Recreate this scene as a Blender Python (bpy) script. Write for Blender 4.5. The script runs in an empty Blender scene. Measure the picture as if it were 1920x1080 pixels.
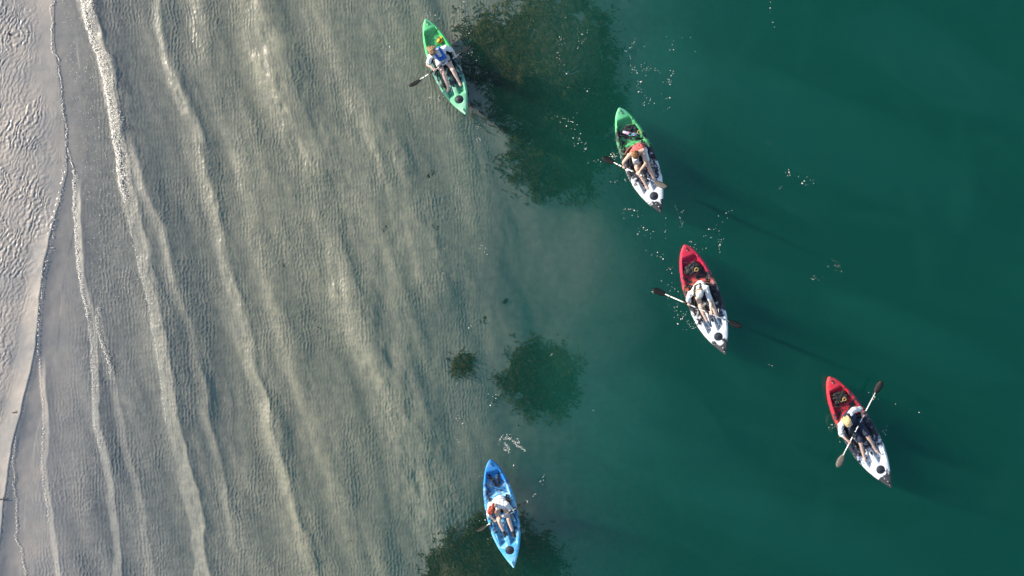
import bpy, bmesh, math, random
import numpy as np
from mathutils import Vector, Matrix, noise as mnoise

random.seed(7)
RNG = np.random.default_rng(11)
scene = bpy.context.scene
C = scene.collection

# ------------------------------------------------------------------ camera
PPM = 68.0           # photograph pixels per metre on the water
H = 30.0             # drone height
cam_d = bpy.data.cameras.new('camera')
cam = bpy.data.objects.new('camera', cam_d)
C.objects.link(cam)
cam.location = (0, 0, H)
cam.rotation_euler = (0, 0, 0)
cam_d.sensor_width = 36.0
cam_d.lens = 36.0 * H / (1920.0 / PPM)
cam_d.clip_end = 2000
scene.camera = cam

# ------------------------------------------------------------------ sky and sun
SUN_EL = math.radians(24)
SUN_AZ = math.atan2(-0.935, 0.355)          # measured from +Y towards +X
world = bpy.data.worlds.new('World')
scene.world = world
world.use_nodes = True
wn = world.node_tree
wn.nodes.clear()
sky = wn.nodes.new('ShaderNodeTexSky')
sky.sky_type = 'NISHITA'
sky.sun_disc = False
sky.sun_elevation = SUN_EL
sky.sun_rotation = SUN_AZ
bg = wn.nodes.new('ShaderNodeBackground')
bg.inputs['Strength'].default_value = 0.135
wo = wn.nodes.new('ShaderNodeOutputWorld')
wn.links.new(sky.outputs[0], bg.inputs[0])
wn.links.new(bg.outputs[0], wo.inputs[0])

sun_d = bpy.data.lights.new('sun', 'SUN')
sun_d.energy = 4.6
sun_d.angle = math.radians(0.6)
sun_d.color = (1.0, 0.88, 0.72)
sun = bpy.data.objects.new('sun', sun_d)
C.objects.link(sun)
to_sun = Vector((math.sin(SUN_AZ) * math.cos(SUN_EL), math.cos(SUN_AZ) * math.cos(SUN_EL), math.sin(SUN_EL)))
sun.rotation_euler = to_sun.to_track_quat('Z', 'Y').to_euler()
sun.location = to_sun * 60

vs = scene.view_settings
vs.view_transform = 'Standard'
vs.look = 'None'
vs.gamma = 1.0
vs.use_curve_mapping = False
vs.exposure = 0.68

scene.render.engine = 'CYCLES'
cy = scene.cycles
cy.use_denoising = True
cy.max_bounces = 3
cy.use_light_tree = False
cy.diffuse_bounces = 1
cy.glossy_bounces = 2
cy.transparent_max_bounces = 12
cy.volume_bounces = 0
cy.caustics_reflective = False
cy.caustics_refractive = False

# ------------------------------------------------------------------ helpers
def tag(o, label=None, cat=None, group=None, kind=None):
    if label: o['label'] = label
    if cat: o['category'] = cat
    if group: o['group'] = group
    if kind: o['kind'] = kind
    return o

def at(px, py, z=0.0):
    """photograph position of a thing at height z -> place in the world"""
    k = (H - z) / H
    return Vector(((px - 960) / PPM * k, (540 - py) / PPM * k, z))

def link_mesh(name, verts, faces, mat, parent=None, smooth=True):
    me = bpy.data.meshes.new(name)
    me.from_pydata([tuple(v) for v in verts], [], faces)
    me.update()
    if smooth:
        me.polygons.foreach_set('use_smooth', [True] * len(me.polygons))
    if mat: me.materials.append(mat)
    o = bpy.data.objects.new(name, me)
    C.objects.link(o)
    if parent: o.parent = parent
    return o

def empty(name, loc=(0, 0, 0), rz=0.0, parent=None):
    o = bpy.data.objects.new(name, None)
    C.objects.link(o)
    o.location = loc
    o.rotation_euler = (0, 0, rz)
    o.empty_display_size = 0.1
    if parent: o.parent = parent
    return o

class MB:
    def __init__(self):
        self.v = []; self.f = []
    def add(self, verts, faces):
        b = len(self.v)
        self.v.extend(verts)
        self.f.extend([tuple(i + b for i in f) for f in faces])
    def grid_rings(self, rings, cap=True):
        n = len(rings[0]); b = len(self.v)
        for r in rings: self.v.extend(r)
        for i in range(len(rings) - 1):
            for j in range(n):
                k = (j + 1) % n
                self.f.append((b + i*n + j, b + i*n + k, b + (i+1)*n + k, b + (i+1)*n + j))
        if cap:
            self.f.append(tuple(b + j for j in reversed(range(n))))
            self.f.append(tuple(b + (len(rings)-1)*n + j for j in range(n)))
    def tube(self, pts, radii, n=8, flat=1.0, up=None):
        pts = [Vector(p) for p in pts]
        if not hasattr(radii, '__len__'): radii = [radii] * len(pts)
        rings = []
        for i, p in enumerate(pts):
            d = (pts[min(i+1, len(pts)-1)] - pts[max(i-1, 0)]).normalized()
            ref = Vector(up) if up else (Vector((0, 0, 1)) if abs(d.z) < .9 else Vector((0, 1, 0)))
            a = d.cross(ref).normalized(); b = a.cross(d).normalized()
            rings.append([p + (a*math.cos(2*math.pi*j/n) + b*math.sin(2*math.pi*j/n)*flat) * radii[i] for j in range(n)])
        self.grid_rings(rings)
    def capsule(self, p0, r0, p1, r1, n=14, hemi=4):
        p0 = Vector(p0); p1 = Vector(p1)
        d = p1 - p0
        if d.length < 1e-6: d = Vector((0, 0, 1e-4))
        d.normalize()
        ref = Vector((0, 0, 1)) if abs(d.z) < .9 else Vector((0, 1, 0))
        a = d.cross(ref).normalized(); b = a.cross(d).normalized()
        rings = []
        for k in range(hemi + 1):
            th = math.pi/2 * (0.08 + 0.92*k/hemi)
            rings.append((p0 - d*r0*math.cos(th), r0*math.sin(th)))
        for k in range(hemi + 1):
            th = math.pi/2 * (1 - 0.92*k/hemi)
            rings.append((p1 + d*r1*math.cos(th), r1*math.sin(th)))
        self.grid_rings([[c + (a*math.cos(2*math.pi*j/n) + b*math.sin(2*math.pi*j/n))*r for j in range(n)] for c, r in rings])
    def chain(self, pts, radii, n=12):
        for i in range(len(pts) - 1):
            self.capsule(pts[i], radii[i], pts[i+1], radii[i+1], n)
    def box(self, c, s, rot=None, taper=1.0):
        c = Vector(c); R = rot or Matrix.Identity(3)
        b = len(self.v); e = 0.18 * min(s)
        def P(x, y, z): return c + R @ Vector((x, y, z))
        hx, hy, hz = s[0]/2, s[1]/2, s[2]/2
        rings = []
        for z, k in ((-hz, e), (-hz + e, 0), (hz - e, 0), (hz, e)):
            t = taper if z > 0 else 1.0
            x, y = hx*t - k, hy*t - k
            q = min(e, x, y)
            rings.append([P(-x+q, -y, z), P(x-q, -y, z), P(x, -y+q, z), P(x, y-q, z), P(x-q, y, z), P(-x+q, y, z), P(-x, y-q, z), P(-x, -y+q, z)])
        self.grid_rings(rings)
    def lathe(self, prof, c=(0, 0, 0), n=24, rot=None):
        c = Vector(c); R = rot or Matrix.Identity(3)
        self.grid_rings([[c + R @ Vector((r*math.cos(2*math.pi*j/n), r*math.sin(2*math.pi*j/n), z)) for j in range(n)] for r, z in prof])
    def build(self, name, mat, parent=None, smooth=True):
        return link_mesh(name, self.v, self.f, mat, parent, smooth)

# ---- materials
def nt_new(name):
    m = bpy.data.materials.new(name); m.use_nodes = True
    nt = m.node_tree; nt.nodes.clear()
    out = nt.nodes.new('ShaderNodeOutputMaterial')
    return m, nt, out

class N:
    """short hand for building node trees"""
    def __init__(s, nt): s.nt = nt
    def new(s, t, **kw):
        n = s.nt.nodes.new('ShaderNode' + t)
        for k, v in kw.items(): setattr(n, k, v)
        return n
    def link(s, a, b): s.nt.links.new(a, b)
    def set(s, sock, v):
        if hasattr(v, 'links'): s.link(v, sock)
        else: sock.default_value = v
    def math(s, op, a, b=0.0, clamp=False):
        n = s.new('Math', operation=op, use_clamp=clamp)
        s.set(n.inputs[0], a); s.set(n.inputs[1], b)
        return n.outputs[0]
    def mix(s, f, a, b):
        n = s.new('Mix', data_type='RGBA')
        s.set(n.inputs[0], f); s.set(n.inputs[6], a if hasattr(a, 'links') else (*a, 1)); s.set(n.inputs[7], b if hasattr(b, 'links') else (*b, 1))
        return n.outputs[2]
    def ramp(s, f, stops, interp='LINEAR'):
        n = s.new('ValToRGB'); s.link(f, n.inputs[0])
        cr = n.color_ramp; cr.interpolation = interp
        while len(cr.elements) < len(stops): cr.elements.new(0.5)
        for e, (p, c) in zip(cr.elements, stops):
            e.position = p; e.color = (*c, 1) if hasattr(c, '__len__') else (c, c, c, 1)
        return n.outputs[0]
    def noise(s, vec, scale, detail=3, rough=.55, dist=0.0):
        n = s.new('TexNoise'); s.link(vec, n.inputs['Vector'])
        n.inputs['Scale'].default_value = scale; n.inputs['Detail'].default_value = detail
        n.inputs['Roughness'].default_value = rough; n.inputs['Distortion'].default_value = dist
        return n.outputs[0]
    def mapping(s, vec, scale=(1, 1, 1), rot=(0, 0, 0)):
        n = s.new('Mapping'); s.link(vec, n.inputs[0])
        n.inputs['Scale'].default_value = scale; n.inputs['Rotation'].default_value = rot
        return n.outputs[0]
    def bump(s, h, strength, dist, normal=None):
        n = s.new('Bump'); s.link(h, n.inputs['Height'])
        n.inputs['Strength'].default_value = strength; n.inputs['Distance'].default_value = dist
        if normal: s.link(normal, n.inputs['Normal'])
        return n.outputs[0]

_mats = {}
def mat(name, col, rough=.5, vary=.15, scale=30, bump=0.0, bscale=200, metal=0.0, spec=.5, sss=0.0):
    if name in _mats: return _mats[name]
    m, nt, out = nt_new(name); n = N(nt)
    tc = n.new('TexCoord')
    f = n.noise(tc.outputs['Object'], scale, 4)
    lo = tuple(c*(1-vary) for c in col); hi = tuple(min(1, c*(1+vary)) for c in col)
    p = n.new('BsdfPrincipled')
    n.link(n.ramp(f, [(.3, lo), (.7, hi)]), p.inputs['Base Color'])
    n.link(n.ramp(n.noise(tc.outputs['Object'], scale*2.3, 3), [(.3, max(0.03, rough*.8)), (.7, min(1, rough*1.2))]), p.inputs['Roughness'])
    p.inputs['Metallic'].default_value = metal
    p.inputs['Specular IOR Level'].default_value = spec
    if sss:
        p.inputs['Subsurface Weight'].default_value = sss
        p.inputs['Subsurface Radius'].default_value = (.012, .005, .003)
        p.inputs['Subsurface Scale'].default_value = 1.0
    if bump:
        n.link(n.bump(n.noise(tc.outputs['Object'], bscale, 4), bump, .01), p.inputs['Normal'])
    n.link(p.outputs[0], out.inputs[0])
    _mats[name] = m
    return m

# ---- numpy noise
def _hash(ix, iy, seed):
    h = (ix.astype(np.int64)*374761393 + iy.astype(np.int64)*668265263 + seed*1442695041) & 0xFFFFFFFF
    h = ((h ^ (h >> 13)) * 1274126177) & 0xFFFFFFFF
    return ((h ^ (h >> 16)) & 0xFFFF) / 65535.0
def vnoise(x, y, seed=0):
    ix = np.floor(x); iy = np.floor(y); fx = x-ix; fy = y-iy
    fx = fx*fx*fx*(fx*(fx*6-15)+10); fy = fy*fy*fy*(fy*(fy*6-15)+10)
    a = _hash(ix, iy, seed); b = _hash(ix+1, iy, seed); c = _hash(ix, iy+1, seed); d = _hash(ix+1, iy+1, seed)
    return (a*(1-fx)+b*fx)*(1-fy) + (c*(1-fx)+d*fx)*fy
def fbm(x, y, seed=0, oct=4):
    s = 0; a = .5; t = 0
    for o in range(oct):
        s = s + a*vnoise(x*2**o + 17.3*o, y*2**o - 9.1*o, seed+o); t += a; a *= .5
    return s/t - .5
def worley(x, y, seed=0):
    ix = np.floor(x); iy = np.floor(y)
    best = np.full(x.shape, 9.0); second = np.full(x.shape, 9.0)
    for dx in (-1, 0, 1):
        for dy in (-1, 0, 1):
            cx = ix+dx; cyy = iy+dy
            px = cx + .15 + .7*_hash(cx, cyy, seed); py = cyy + .15 + .7*_hash(cx, cyy, seed+5)
            d = (px-x)**2 + (py-y)**2
            second = np.where(d < best, best, np.minimum(second, d)); best = np.minimum(best, d)
    return np.sqrt(best), np.sqrt(second)
def sstep(a, b, x):
    t = np.clip((x-a)/(b-a), 0, 1); return t*t*(3-2*t)

# ------------------------------------------------------------------ the shape of the shore
SHORE = [(-40, 106), (0, 102), (90, 104), (180, 116), (260, 124), (320, 128), (380, 112), (420, 102), (500, 84), (560, 76), (640, 70), (700, 58), (770, 42), (840, 24), (935, 10), (1080, -4), (1140, -12)]
# wave crests: places (px) of the shoreward edge, width of the sunward slope, length of the back slope, height
WAVES = [
    ('L', [(320, 138), (390, 138), (450, 142), (510, 147), (545, 153), (595, 165), (650, 172), (720, 175), (800, 178), (840, 188), (870, 194), (930, 199), (980, 207), (1100, 216)], 13, 24, .055),
    ('L', [(560, 176), (610, 181), (650, 190), (700, 200), (760, 212), (820, 222), (870, 236), (900, 246), (980, 258), (1100, 278)], 14, 26, .045),
    ('L', [(-20, 151), (0, 153), (40, 160), (75, 170), (110, 185), (150, 195), (190, 203), (250, 210), (290, 218), (345, 224), (380, 235), (430, 245), (500, 262), (550, 275), (610, 287), (680, 300), (750, 308), (810, 318), (840, 326), (900, 338), (960, 350), (1100, 372)], 25, 34, .105),
    ('C', [(230, 250), (270, 256), (357, 275), (430, 310), (455, 314), (540, 333), (605, 360), (680, 375), (760, 392), (830, 404), (920, 424), (1100, 455)], 18, 32, .055),
    ('C', [(100, 322), (150, 340), (205, 362), (265, 385), (330, 393), (400, 412), (470, 426), (540, 447), (600, 461), (680, 478), (750, 502), (830, 518), (900, 542), (1000, 572), (1100, 600)], 27, 44, .105),
    ('C', [(-20, 299), (0, 300), (60, 304), (110, 312), (170, 330), (230, 352)], 16, 24, .05),
    ('C', [(-20, 371), (0, 372), (80, 377), (140, 387), (190, 402), (250, 430), (300, 452), (400, 476), (500, 498), (600, 528), (720, 566), (830, 606), (950, 644), (1100, 690)], 30, 44, .065),
    ('C', [(-20, 486), (0, 490), (60, 510), (140, 531), (230, 560), (290, 581), (380, 606), (460, 626), (560, 656), (640, 690), (700, 722), (780, 752), (880, 790), (1000, 822), (1100, 850)], 50, 66, .15),
    ('C', [(-20, 560), (0, 570), (60, 600), (120, 640), (180, 670), (300, 720), (400, 765), (500, 800), (620, 850)], 55, 70, .12),
    ('C', [(-20, 700), (0, 712), (120, 760), (250, 830), (400, 905), (520, 960)], 70, 80, .10),
    ('L', [(660, 74), (690, 75), (740, 79), (810, 83), (870, 78), (930, 84), (985, 92), (1100, 108)], 10, 14, .035),
]

def ridges(PX, PY, wob):
    """summed height of the wave crests (m) at photograph positions"""
    tot = np.zeros(PX.shape)
    for kind, pts, wb, wd, A in WAVES:
        ys = np.array([p[0] for p in pts], float); xs = np.array([p[1] for p in pts], float)
        xc = np.interp(PY, ys, xs) + (wb if kind == 'L' else 0)
        fade = sstep(ys[0]-10, ys[0]+60, PY) if ys[0] > 0 else 1.0
        fade = fade * ((1-sstep(ys[-1]-120, ys[-1], PY)) if ys[-1] < 1080 else 1.0)
        wb = wb*1.15; d = PX - xc + wob*wb*.75
        spread = .34 if wb > 32 else (.16 if kind == 'C' else .08)
        h = 0
        for o in (-1, -.5, 0, .5, 1):
            dd = d + o*spread*wb
            up = np.clip((dd + wb)/wb, 0, 1)
            if kind == 'C': up = up*up*(1.6-.6*up)
            q = np.maximum(dd, 0)/wd
            h = h + np.where(dd < 0, up, 1.0/(1 + q + .6*q*q))/5
        amp = .65 + .55*sstep(-.25, .25, fbm(PY/130.0 + 7*A*100, PX/400.0, 15, 2))
        tot += 1.35*amp*A*h*fade
    return tot

DEPTH_PX = [-4000, 0, 130, 220, 330, 500, 700, 850, 950, 1050, 1200, 1400, 1920, 4000, 14000]
DEPTH_M = [0.0, 0.0, 0.0, .05, .09, .15, .25, .44, .72, 1.2, 2.4, 4.6, 8.0, 11.0, 14.0]

def fields(X, Y):
    """sand height and water-surface height on a grid of world positions"""
    PX = X*PPM + 960; PY = 540 - Y*PPM
    # oblique grain of the shallows
    u = (PX - .36*PY)/PPM; w = (PY + .36*PX)/PPM
    wob = fbm(u*2.2, w*1.1, 3, 4)
    inshore = 1 - sstep(820, 1150, PX)
    rd = ridges(PX, PY, wob) * inshore
    shift = (90*fbm(X*.3, Y*.3, 21, 2) - 55*np.exp(-((PY-430)/170.0)**2) + 35*sstep(650, 950, PY))*sstep(500, 850, PX) - 90*(1-sstep(60, 380, PY))*sstep(700, 1000, PX)
    # shading of perspective: deeper ground shows a little nearer the middle
    dep = sum(np.interp(PX + shift + o, DEPTH_PX, DEPTH_M) for o in (-70, -35, 0, 35, 70))/5*sstep(60, 260, PX)
    S = np.interp(PY, [p[0] for p in SHORE], [p[1] for p in SHORE]) + 5*fbm(X*3, Y*2.2, 5, 3)
    ds = PX - S
    beach = np.where(ds < 0, .012 + np.minimum(-ds, 4000)/PPM*.022, 0)
    # low scarp where the smooth sand drops into the film of water
    k = sstep(300, 520, PY)*.8 + .2
    lip = .085*k*np.where(ds < 0, np.clip(1 + ds/34.0, 0, 1)**1.5, np.exp(-np.maximum(ds, 0)/20.0))
    # rippled sand of the beach: wavering, branching ripple crests broken into lobes
    wx_ = fbm(X*2.6, Y*2.6, 31, 3); wy_ = fbm(X*2.6+5, Y*2.6, 37, 3)
    ph = (X*.95 - Y*.42)/.125 + 3.6*wx_ + .8*fbm(X*7, Y*7, 39, 2)
    fr_ = ph - np.floor(ph)
    saw = np.where(fr_ < .68, fr_/.68, (1-fr_)/.32)
    f1, f2 = worley(X*5.6 + 1.6*wy_, Y*7.4 + 1.6*wx_, 41)
    rip = .62*saw**1.3 + .38*np.clip(f2-f1, 0, .4)/.4
    edge = np.interp(PY, [-40, 0, 130, 260, 400, 520, 640, 760, 850, 1100], [70, 60, 70, 110, 88, 60, 36, 16, 0, -20])
    m = (1 - sstep(-34, 22, PX - edge + 60*fbm(X*1.7, Y*1.7, 55, 3)))
    flat = sstep(.04, .20, fbm(X*1.1, Y*1.4, 61, 2))
    rip = rip*m*(1-.45*flat)*.030 + .02*fbm(X*1.6, Y*1.6, 63, 4)*(ds < 40)
    # broad undulation along the grain, and finer
    und = .18*fbm(u*.85, w*.24, 71, 2) + .06*fbm(u*1.8, w*.45, 75, 2)
    und = und*sstep(10, 220, ds)*inshore
    fine = .006*fbm(u*6, w*3.2, 81, 2)*sstep(0, 60, ds)
    # refracted light net shaped as sand relief: bands along the shore crossed by a looser net
    uu = X + .05*Y + .16*fbm(X*1.8, Y*1.8, 101, 3) + .05*fbm(X*5, Y*5, 103, 2)
    vv = Y - .05*X + .16*fbm(X*1.8+9, Y*1.8, 105, 3) + .05*fbm(X*5, Y*5+7, 107, 2)
    n1, n2 = worley(uu*9.5, vv*6.5, 111)
    net = np.exp(-((n2-n1)/.20)**2)
    band = .5 + .5*np.sin(uu*2*np.pi/.088)
    pat = .45 + .55*sstep(-.12, .15, fbm(X*.9, Y*.9, 113, 3))
    caustic_rip = (.0046*band + .0090*net)*pat*sstep(15, 120, ds)*(1 - sstep(860, 962, PX))
    zs = caustic_rip + beach + lip + rip + rd + und + fine - dep + .05*fbm(X*.8, Y*.8, 85, 3)*sstep(900, 1200, PX)  # wave light and dark bands put into the sand's shape by crests and undulation
    # water follows the crests it is pushed up into
    film = .015 + .045*sstep(5, 200, ds) + .03*sstep(150, 400, ds)
    chop = .010*fbm(X*1.3, Y*1.3, 91, 4)*sstep(60, 400, ds)
    near = .02 + .85*rd + und*.9 + chop + film*.3
    zw = np.where(ds < -8, -.03, np.where(dep < .55, np.maximum(near, zs + film), near))
    off = sstep(.35, .8, dep)
    zw = zw*(1-off) + (.02 + chop)*off
    return zs, zw

def axis(fine0, fine1, step, mids, far):
    """fine spacing in view, coarser away from it"""
    a = list(np.arange(fine0, fine1, step))
    x = a[-1]; s = step
    for lim, st in mids:
        while x < lim: x += st; a.append(x)
    while x < far: s = max(s, .5)*1.35; x += s; a.append(x)
    x = a[0]; s = step; pre = []
    while x > -far: s = max(s*1.3, .1); x -= s; pre.append(x)
    return np.array(pre[::-1] + a)

def grid_mesh(name, xs, ys, Z, mat_, extra=None):
    nx, ny = len(xs), len(ys)
    co = np.empty((ny, nx, 3), np.float32)
    co[..., 0] = xs[None, :]; co[..., 1] = ys[:, None]; co[..., 2] = Z
    idx = np.arange(nx*ny).reshape(ny, nx)
    q = np.stack([idx[:-1, :-1], idx[:-1, 1:], idx[1:, 1:], idx[1:, :-1]], -1).reshape(-1, 4)
    verts = co.reshape(-1, 3); loops = q.reshape(-1)
    starts = np.arange(len(q))*4; 
    extra_faces = []
    if extra is not None:           # closed box below: skirt and bottom at z = extra
        rim = np.concatenate([idx[0, :], idx[1:, -1], idx[-1, -2::-1], idx[-2:0:-1, 0]])
        low = verts[rim].copy(); low[:, 2] = extra
        base = len(verts); verts = np.concatenate([verts, low])
        m = len(rim)
        for i in range(m):
            j = (i+1) % m
            extra_faces.append((rim[j], rim[i], base+i, base+j))
        flatq = np.array(extra_faces, int).reshape(-1)
        bottom = np.array([base + i for i in reversed(range(m))])
        loops = np.concatenate([loops, flatq, bottom])
        starts = np.concatenate([starts, len(q)*4 + np.arange(m)*4, [len(q)*4 + m*4]])
    me = bpy.data.meshes.new(name)
    me.vertices.add(len(verts)); me.vertices.foreach_set('co', verts.reshape(-1).astype(np.float32))
    me.loops.add(len(loops)); me.loops.foreach_set('vertex_index', loops.astype(np.int32))
    me.polygons.add(len(starts)); me.polygons.foreach_set('loop_start', starts.astype(np.int32))
    sm = np.zeros(len(starts), bool); sm[:len(q)] = True
    me.update(calc_edges=True); me.validate()
    me.polygons.foreach_set('use_smooth', sm[:len(me.polygons)])
    me.materials.append(mat_)
    o = bpy.data.objects.new(name, me); C.objects.link(o)
    return o

# ------------------------------------------------------------------ sand
def sand_material():
    m, nt, out = nt_new('sand'); n = N(nt)
    geo = n.new('NewGeometry'); P = geo.outputs['Position']
    sep = n.new('SeparateXYZ'); n.link(P, sep.inputs[0])
    big = n.noise(P, .9, 4); mid = n.noise(P, 5, 5, .6); grain = n.noise(P, 120, 3, .7)
    dry = n.ramp(big, [(.38, (.27, .264, .256)), (.62, (.375, .340, .302))])
    dry = n.mix(n.math('MULTIPLY', mid, .35), dry, (.25, .245, .24))
    wet = n.ramp(mid, [(.35, (.188, .182, .148)), (.65, (.265, .250, .184))])
    slate = n.ramp(mid, [(.35, (.162, .167, .168)), (.65, (.222, .224, .216))])
    under = n.ramp(sep.outputs[2], [(0, 1.0), (1, 0.0)])
    mr = n.new('MapRange'); n.link(sep.outputs[0], mr.inputs[0])
    mr.inputs[1].default_value = -13.0; mr.inputs[2].default_value = -11.6
    mr.clamp = True
    m2 = n.new('MapRange'); n.link(n.math('ADD', sep.outputs[0], n.math('MULTIPLY', sep.outputs[1], .12)), m2.inputs[0])
    m2.inputs[1].default_value = -12.2; m2.inputs[2].default_value = -6.5; m2.clamp = True
    col = n.mix(mr.outputs[0], dry, n.mix(m2.outputs[0], slate, wet))
    speck = n.ramp(n.noise(P, 14, 3, .5), [(.68, 0.0), (.76, 1.0)])
    col = n.mix(n.math('MULTIPLY', speck, .35), col, (.10, .09, .06))
    col = n.mix(n.math('MULTIPLY', grain, .35), col, n.mix(.5, col, (.16, .14, .12)))
    p = n.new('BsdfPrincipled')
    n.link(col, p.inputs['Base Color'])
    n.link(n.ramp(n.noise(P, 2.2, 3), [(.4, .32), (.6, .62)]), p.inputs['Roughness'])
    p.inputs['Specular IOR Level'].default_value = .35
    n.link(p.outputs[0], out.inputs[0])
    return m

xs = axis(-14.7, .2, .018, [(4, .06), (9, .16), (20, .4)], 160)
ys = axis(-8.4, 8.4, .026, [], 160)
XX, YY = np.meshgrid(xs, ys)
ZS, _ = fields(XX, YY)
tag(grid_mesh('sand_bed', xs, ys, ZS, sand_material()), 'rippled beige sand of the beach running out under the water', kind='structure')

# ------------------------------------------------------------------ water
def water_material():
    m, nt, out = nt_new('sea_water'); n = N(nt)
    geo = n.new('NewGeometry'); P = geo.outputs['Position']
    gl = n.new('BsdfGlossy'); gl.inputs['Roughness'].default_value = .07
    tr = n.new('BsdfTransparent')
    dot = n.new('VectorMath', operation='DOT_PRODUCT'); n.link(geo.outputs['Incoming'], dot.inputs[0]); n.link(geo.outputs['Normal'], dot.inputs[1])
    g = n.math('SUBTRACT', 1.0, n.math('ABSOLUTE', dot.outputs['Value']), True)
    fr = n.math('ADD', .021, n.math('MULTIPLY', n.math('POWER', g, 5.0), .979))
    mx = n.new('MixShader'); n.link(fr, mx.inputs[0]); n.link(tr.outputs[0], mx.inputs[1]); n.link(gl.outputs[0], mx.inputs[2])
    n.link(mx.outputs[0], out.inputs['Surface'])
    sc = n.new('VolumeScatter'); sc.inputs['Color'].default_value = (.022, .495, .30, 1); sc.inputs['Density'].default_value = .43
    sc.inputs['Anisotropy'].default_value = 0.4
    ab = n.new('VolumeAbsorption'); ab.inputs['Color'].default_value = (.05, .74, .62, 1); ab.inputs['Density'].default_value = .27
    ad = n.new('AddShader'); n.link(sc.outputs[0], ad.inputs[0]); n.link(ab.outputs[0], ad.inputs[1])
    n.link(ad.outputs[0], out.inputs['Volume'])
    return m

wx = axis(-14.6, -1.0, .05, [(14.5, .12)], 140)
wx = wx[wx > -18.5]
wy = axis(-9.0, 9.0, .06, [], 140)
WX, WY = np.meshgrid(wx, wy)
_, ZW = fields(WX, WY)
ZWATER = ZW
tag(grid_mesh('sea_water', wx, wy, ZW, water_material(), extra=-16.0), 'clear green sea water shallow over sand and deep teal offshore', kind='structure')

def water_z(x, y):
    a = np.array([[float(x)]]); b = np.array([[float(y)]])
    return float(fields(a, b)[1][0, 0])
def sand_z(x, y):
    a = np.array([[float(x)]]); b = np.array([[float(y)]])
    return float(fields(a, b)[0][0, 0])

# drifting silt: thin lens-shaped clouds under the surface
def silt_material(name, col, dens):
    m, nt, out = nt_new(name); n = N(nt)
    sc = n.new('VolumeScatter'); sc.inputs['Color'].default_value = (*col, 1); sc.inputs['Density'].default_value = dens
    sc.inputs['Anisotropy'].default_value = .3
    n.link(sc.outputs[0], out.inputs['Volume'])
    return m
SILT_A = silt_material('pale_silt', (.22, .50, .30), .26)
SILT_B = silt_material('green_silt', (.05, .50, .31), .22)
def silt(px, py, lx, ly, rz, z, th, m_, label):
    bm = bmesh.new(); bmesh.ops.create_icosphere(bm, subdivisions=3, radius=1.0)
    for v in bm.verts:
        k = 1 + .35*mnoise.noise(v.co*1.3 + Vector((px*.1, py*.1, 0)))
        v.co = Vector((v.co.x*lx*k, v.co.y*ly*k, v.co.z*th))
    me = bpy.data.meshes.new('silt_cloud'); bm.to_mesh(me); bm.free()
    me.polygons.foreach_set('use_smooth', [True]*len(me.polygons)); me.materials.append(m_)
    o = bpy.data.objects.new('silt_cloud', me); C.objects.link(o)
    o.location = at(px, py, z); o.rotation_euler = (0, 0, rz)
    tag(o, label, 'silt', 'drifting silt in the water', 'stuff')
for q in [(1070, 480, 2.6, 1.5, -.4, -.50, .32, SILT_A, 'pale silt drifting below the largest seaweed bed'),
          (1120, 620, 1.7, 1.0, .3, -.55, .36, SILT_A, 'pale silt drifting right of the round seaweed bed'),
          (1045, 70, 1.2, 1.4, .2, -.50, .36, SILT_A, 'pale silt hanging over the thin part of the largest seaweed bed'),
          (1250, 180, 2.2, 1.1, 1.4, -.6, .42, SILT_B, 'green silt streak between the two green kayaks'),
          (1560, 260, 5.5, 1.3, -.42, -.65, .45, SILT_B, 'long green silt streak in the upper right'),
          (1760, 120, 3.2, 1.0, -.5, -.7, .45, SILT_B, 'green silt streak in the top right corner'),
          (1180, 760, 2.8, 1.3, -.3, -.6, .40, SILT_B, 'green silt left of the crimson kayak bow'),
          (1280, 880, 3.6, 1.0, -.35, -.65, .42, SILT_B, 'green silt streak right of the blue kayak'),
          (1720, 640, 3.2, .8, -.4, -.7, .42, SILT_B, 'green silt streak above the red and white kayak'),
          (1500, 1000, 4.0, .9, -.3, -.7, .42, SILT_B, 'green silt streak along the bottom right')]:
    silt(*q)

# fine wisps of silt strewn through the deeper water
SILT_C = silt_material('silt_wisp', (.08, .52, .36), .2)
wr_ = random.Random(77); wb_ = MB()
bm = bmesh.new(); bmesh.ops.create_icosphere(bm, subdivisions=2, radius=1.0)
ico_v = [v.co.copy() for v in bm.verts]; ico_f = [tuple(v.index for v in f.verts) for f in bm.faces]; bm.free()
for _ in range(120):
    px, py = wr_.uniform(1080, 2000), wr_.uniform(-60, 1140)
    c = at(px, py, -wr_.uniform(.16, .5)); a = -.42 + wr_.gauss(0, .35) if wr_.random() < .75 else wr_.gauss(1.3, .3)
    lx, ly, th = wr_.uniform(.6, 2.2), wr_.uniform(.14, .42), wr_.uniform(.05, .12)
    ca, sa = math.cos(a), math.sin(a); sd = wr_.random()*50; vs2 = []
    for v in ico_v:
        k = 1 + .5*mnoise.noise(v*1.6 + Vector((sd, 0, 0))); x, y = v.x*lx*k, v.y*ly*k + .25*ly*math.sin(v.x*3+sd)
        vs2.append(c + Vector((x*ca - y*sa, x*sa + y*ca, v.z*th)))
    wb_.add(vs2, ico_f)
tag(wb_.build('silt_wisps', SILT_C), 'faint streaks of silt through the deeper green water', 'silt', None, 'stuff')

# ------------------------------------------------------------------ seaweed on the bed
def in_poly(px, py, poly):
    c = False; j = len(poly)-1
    for i in range(len(poly)):
        xi, yi = poly[i]; xj, yj = poly[j]
        if (yi > py) != (yj > py) and px < (xj-xi)*(py-yi)/(yj-yi)+xi: c = not c
        j = i
    return c

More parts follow.
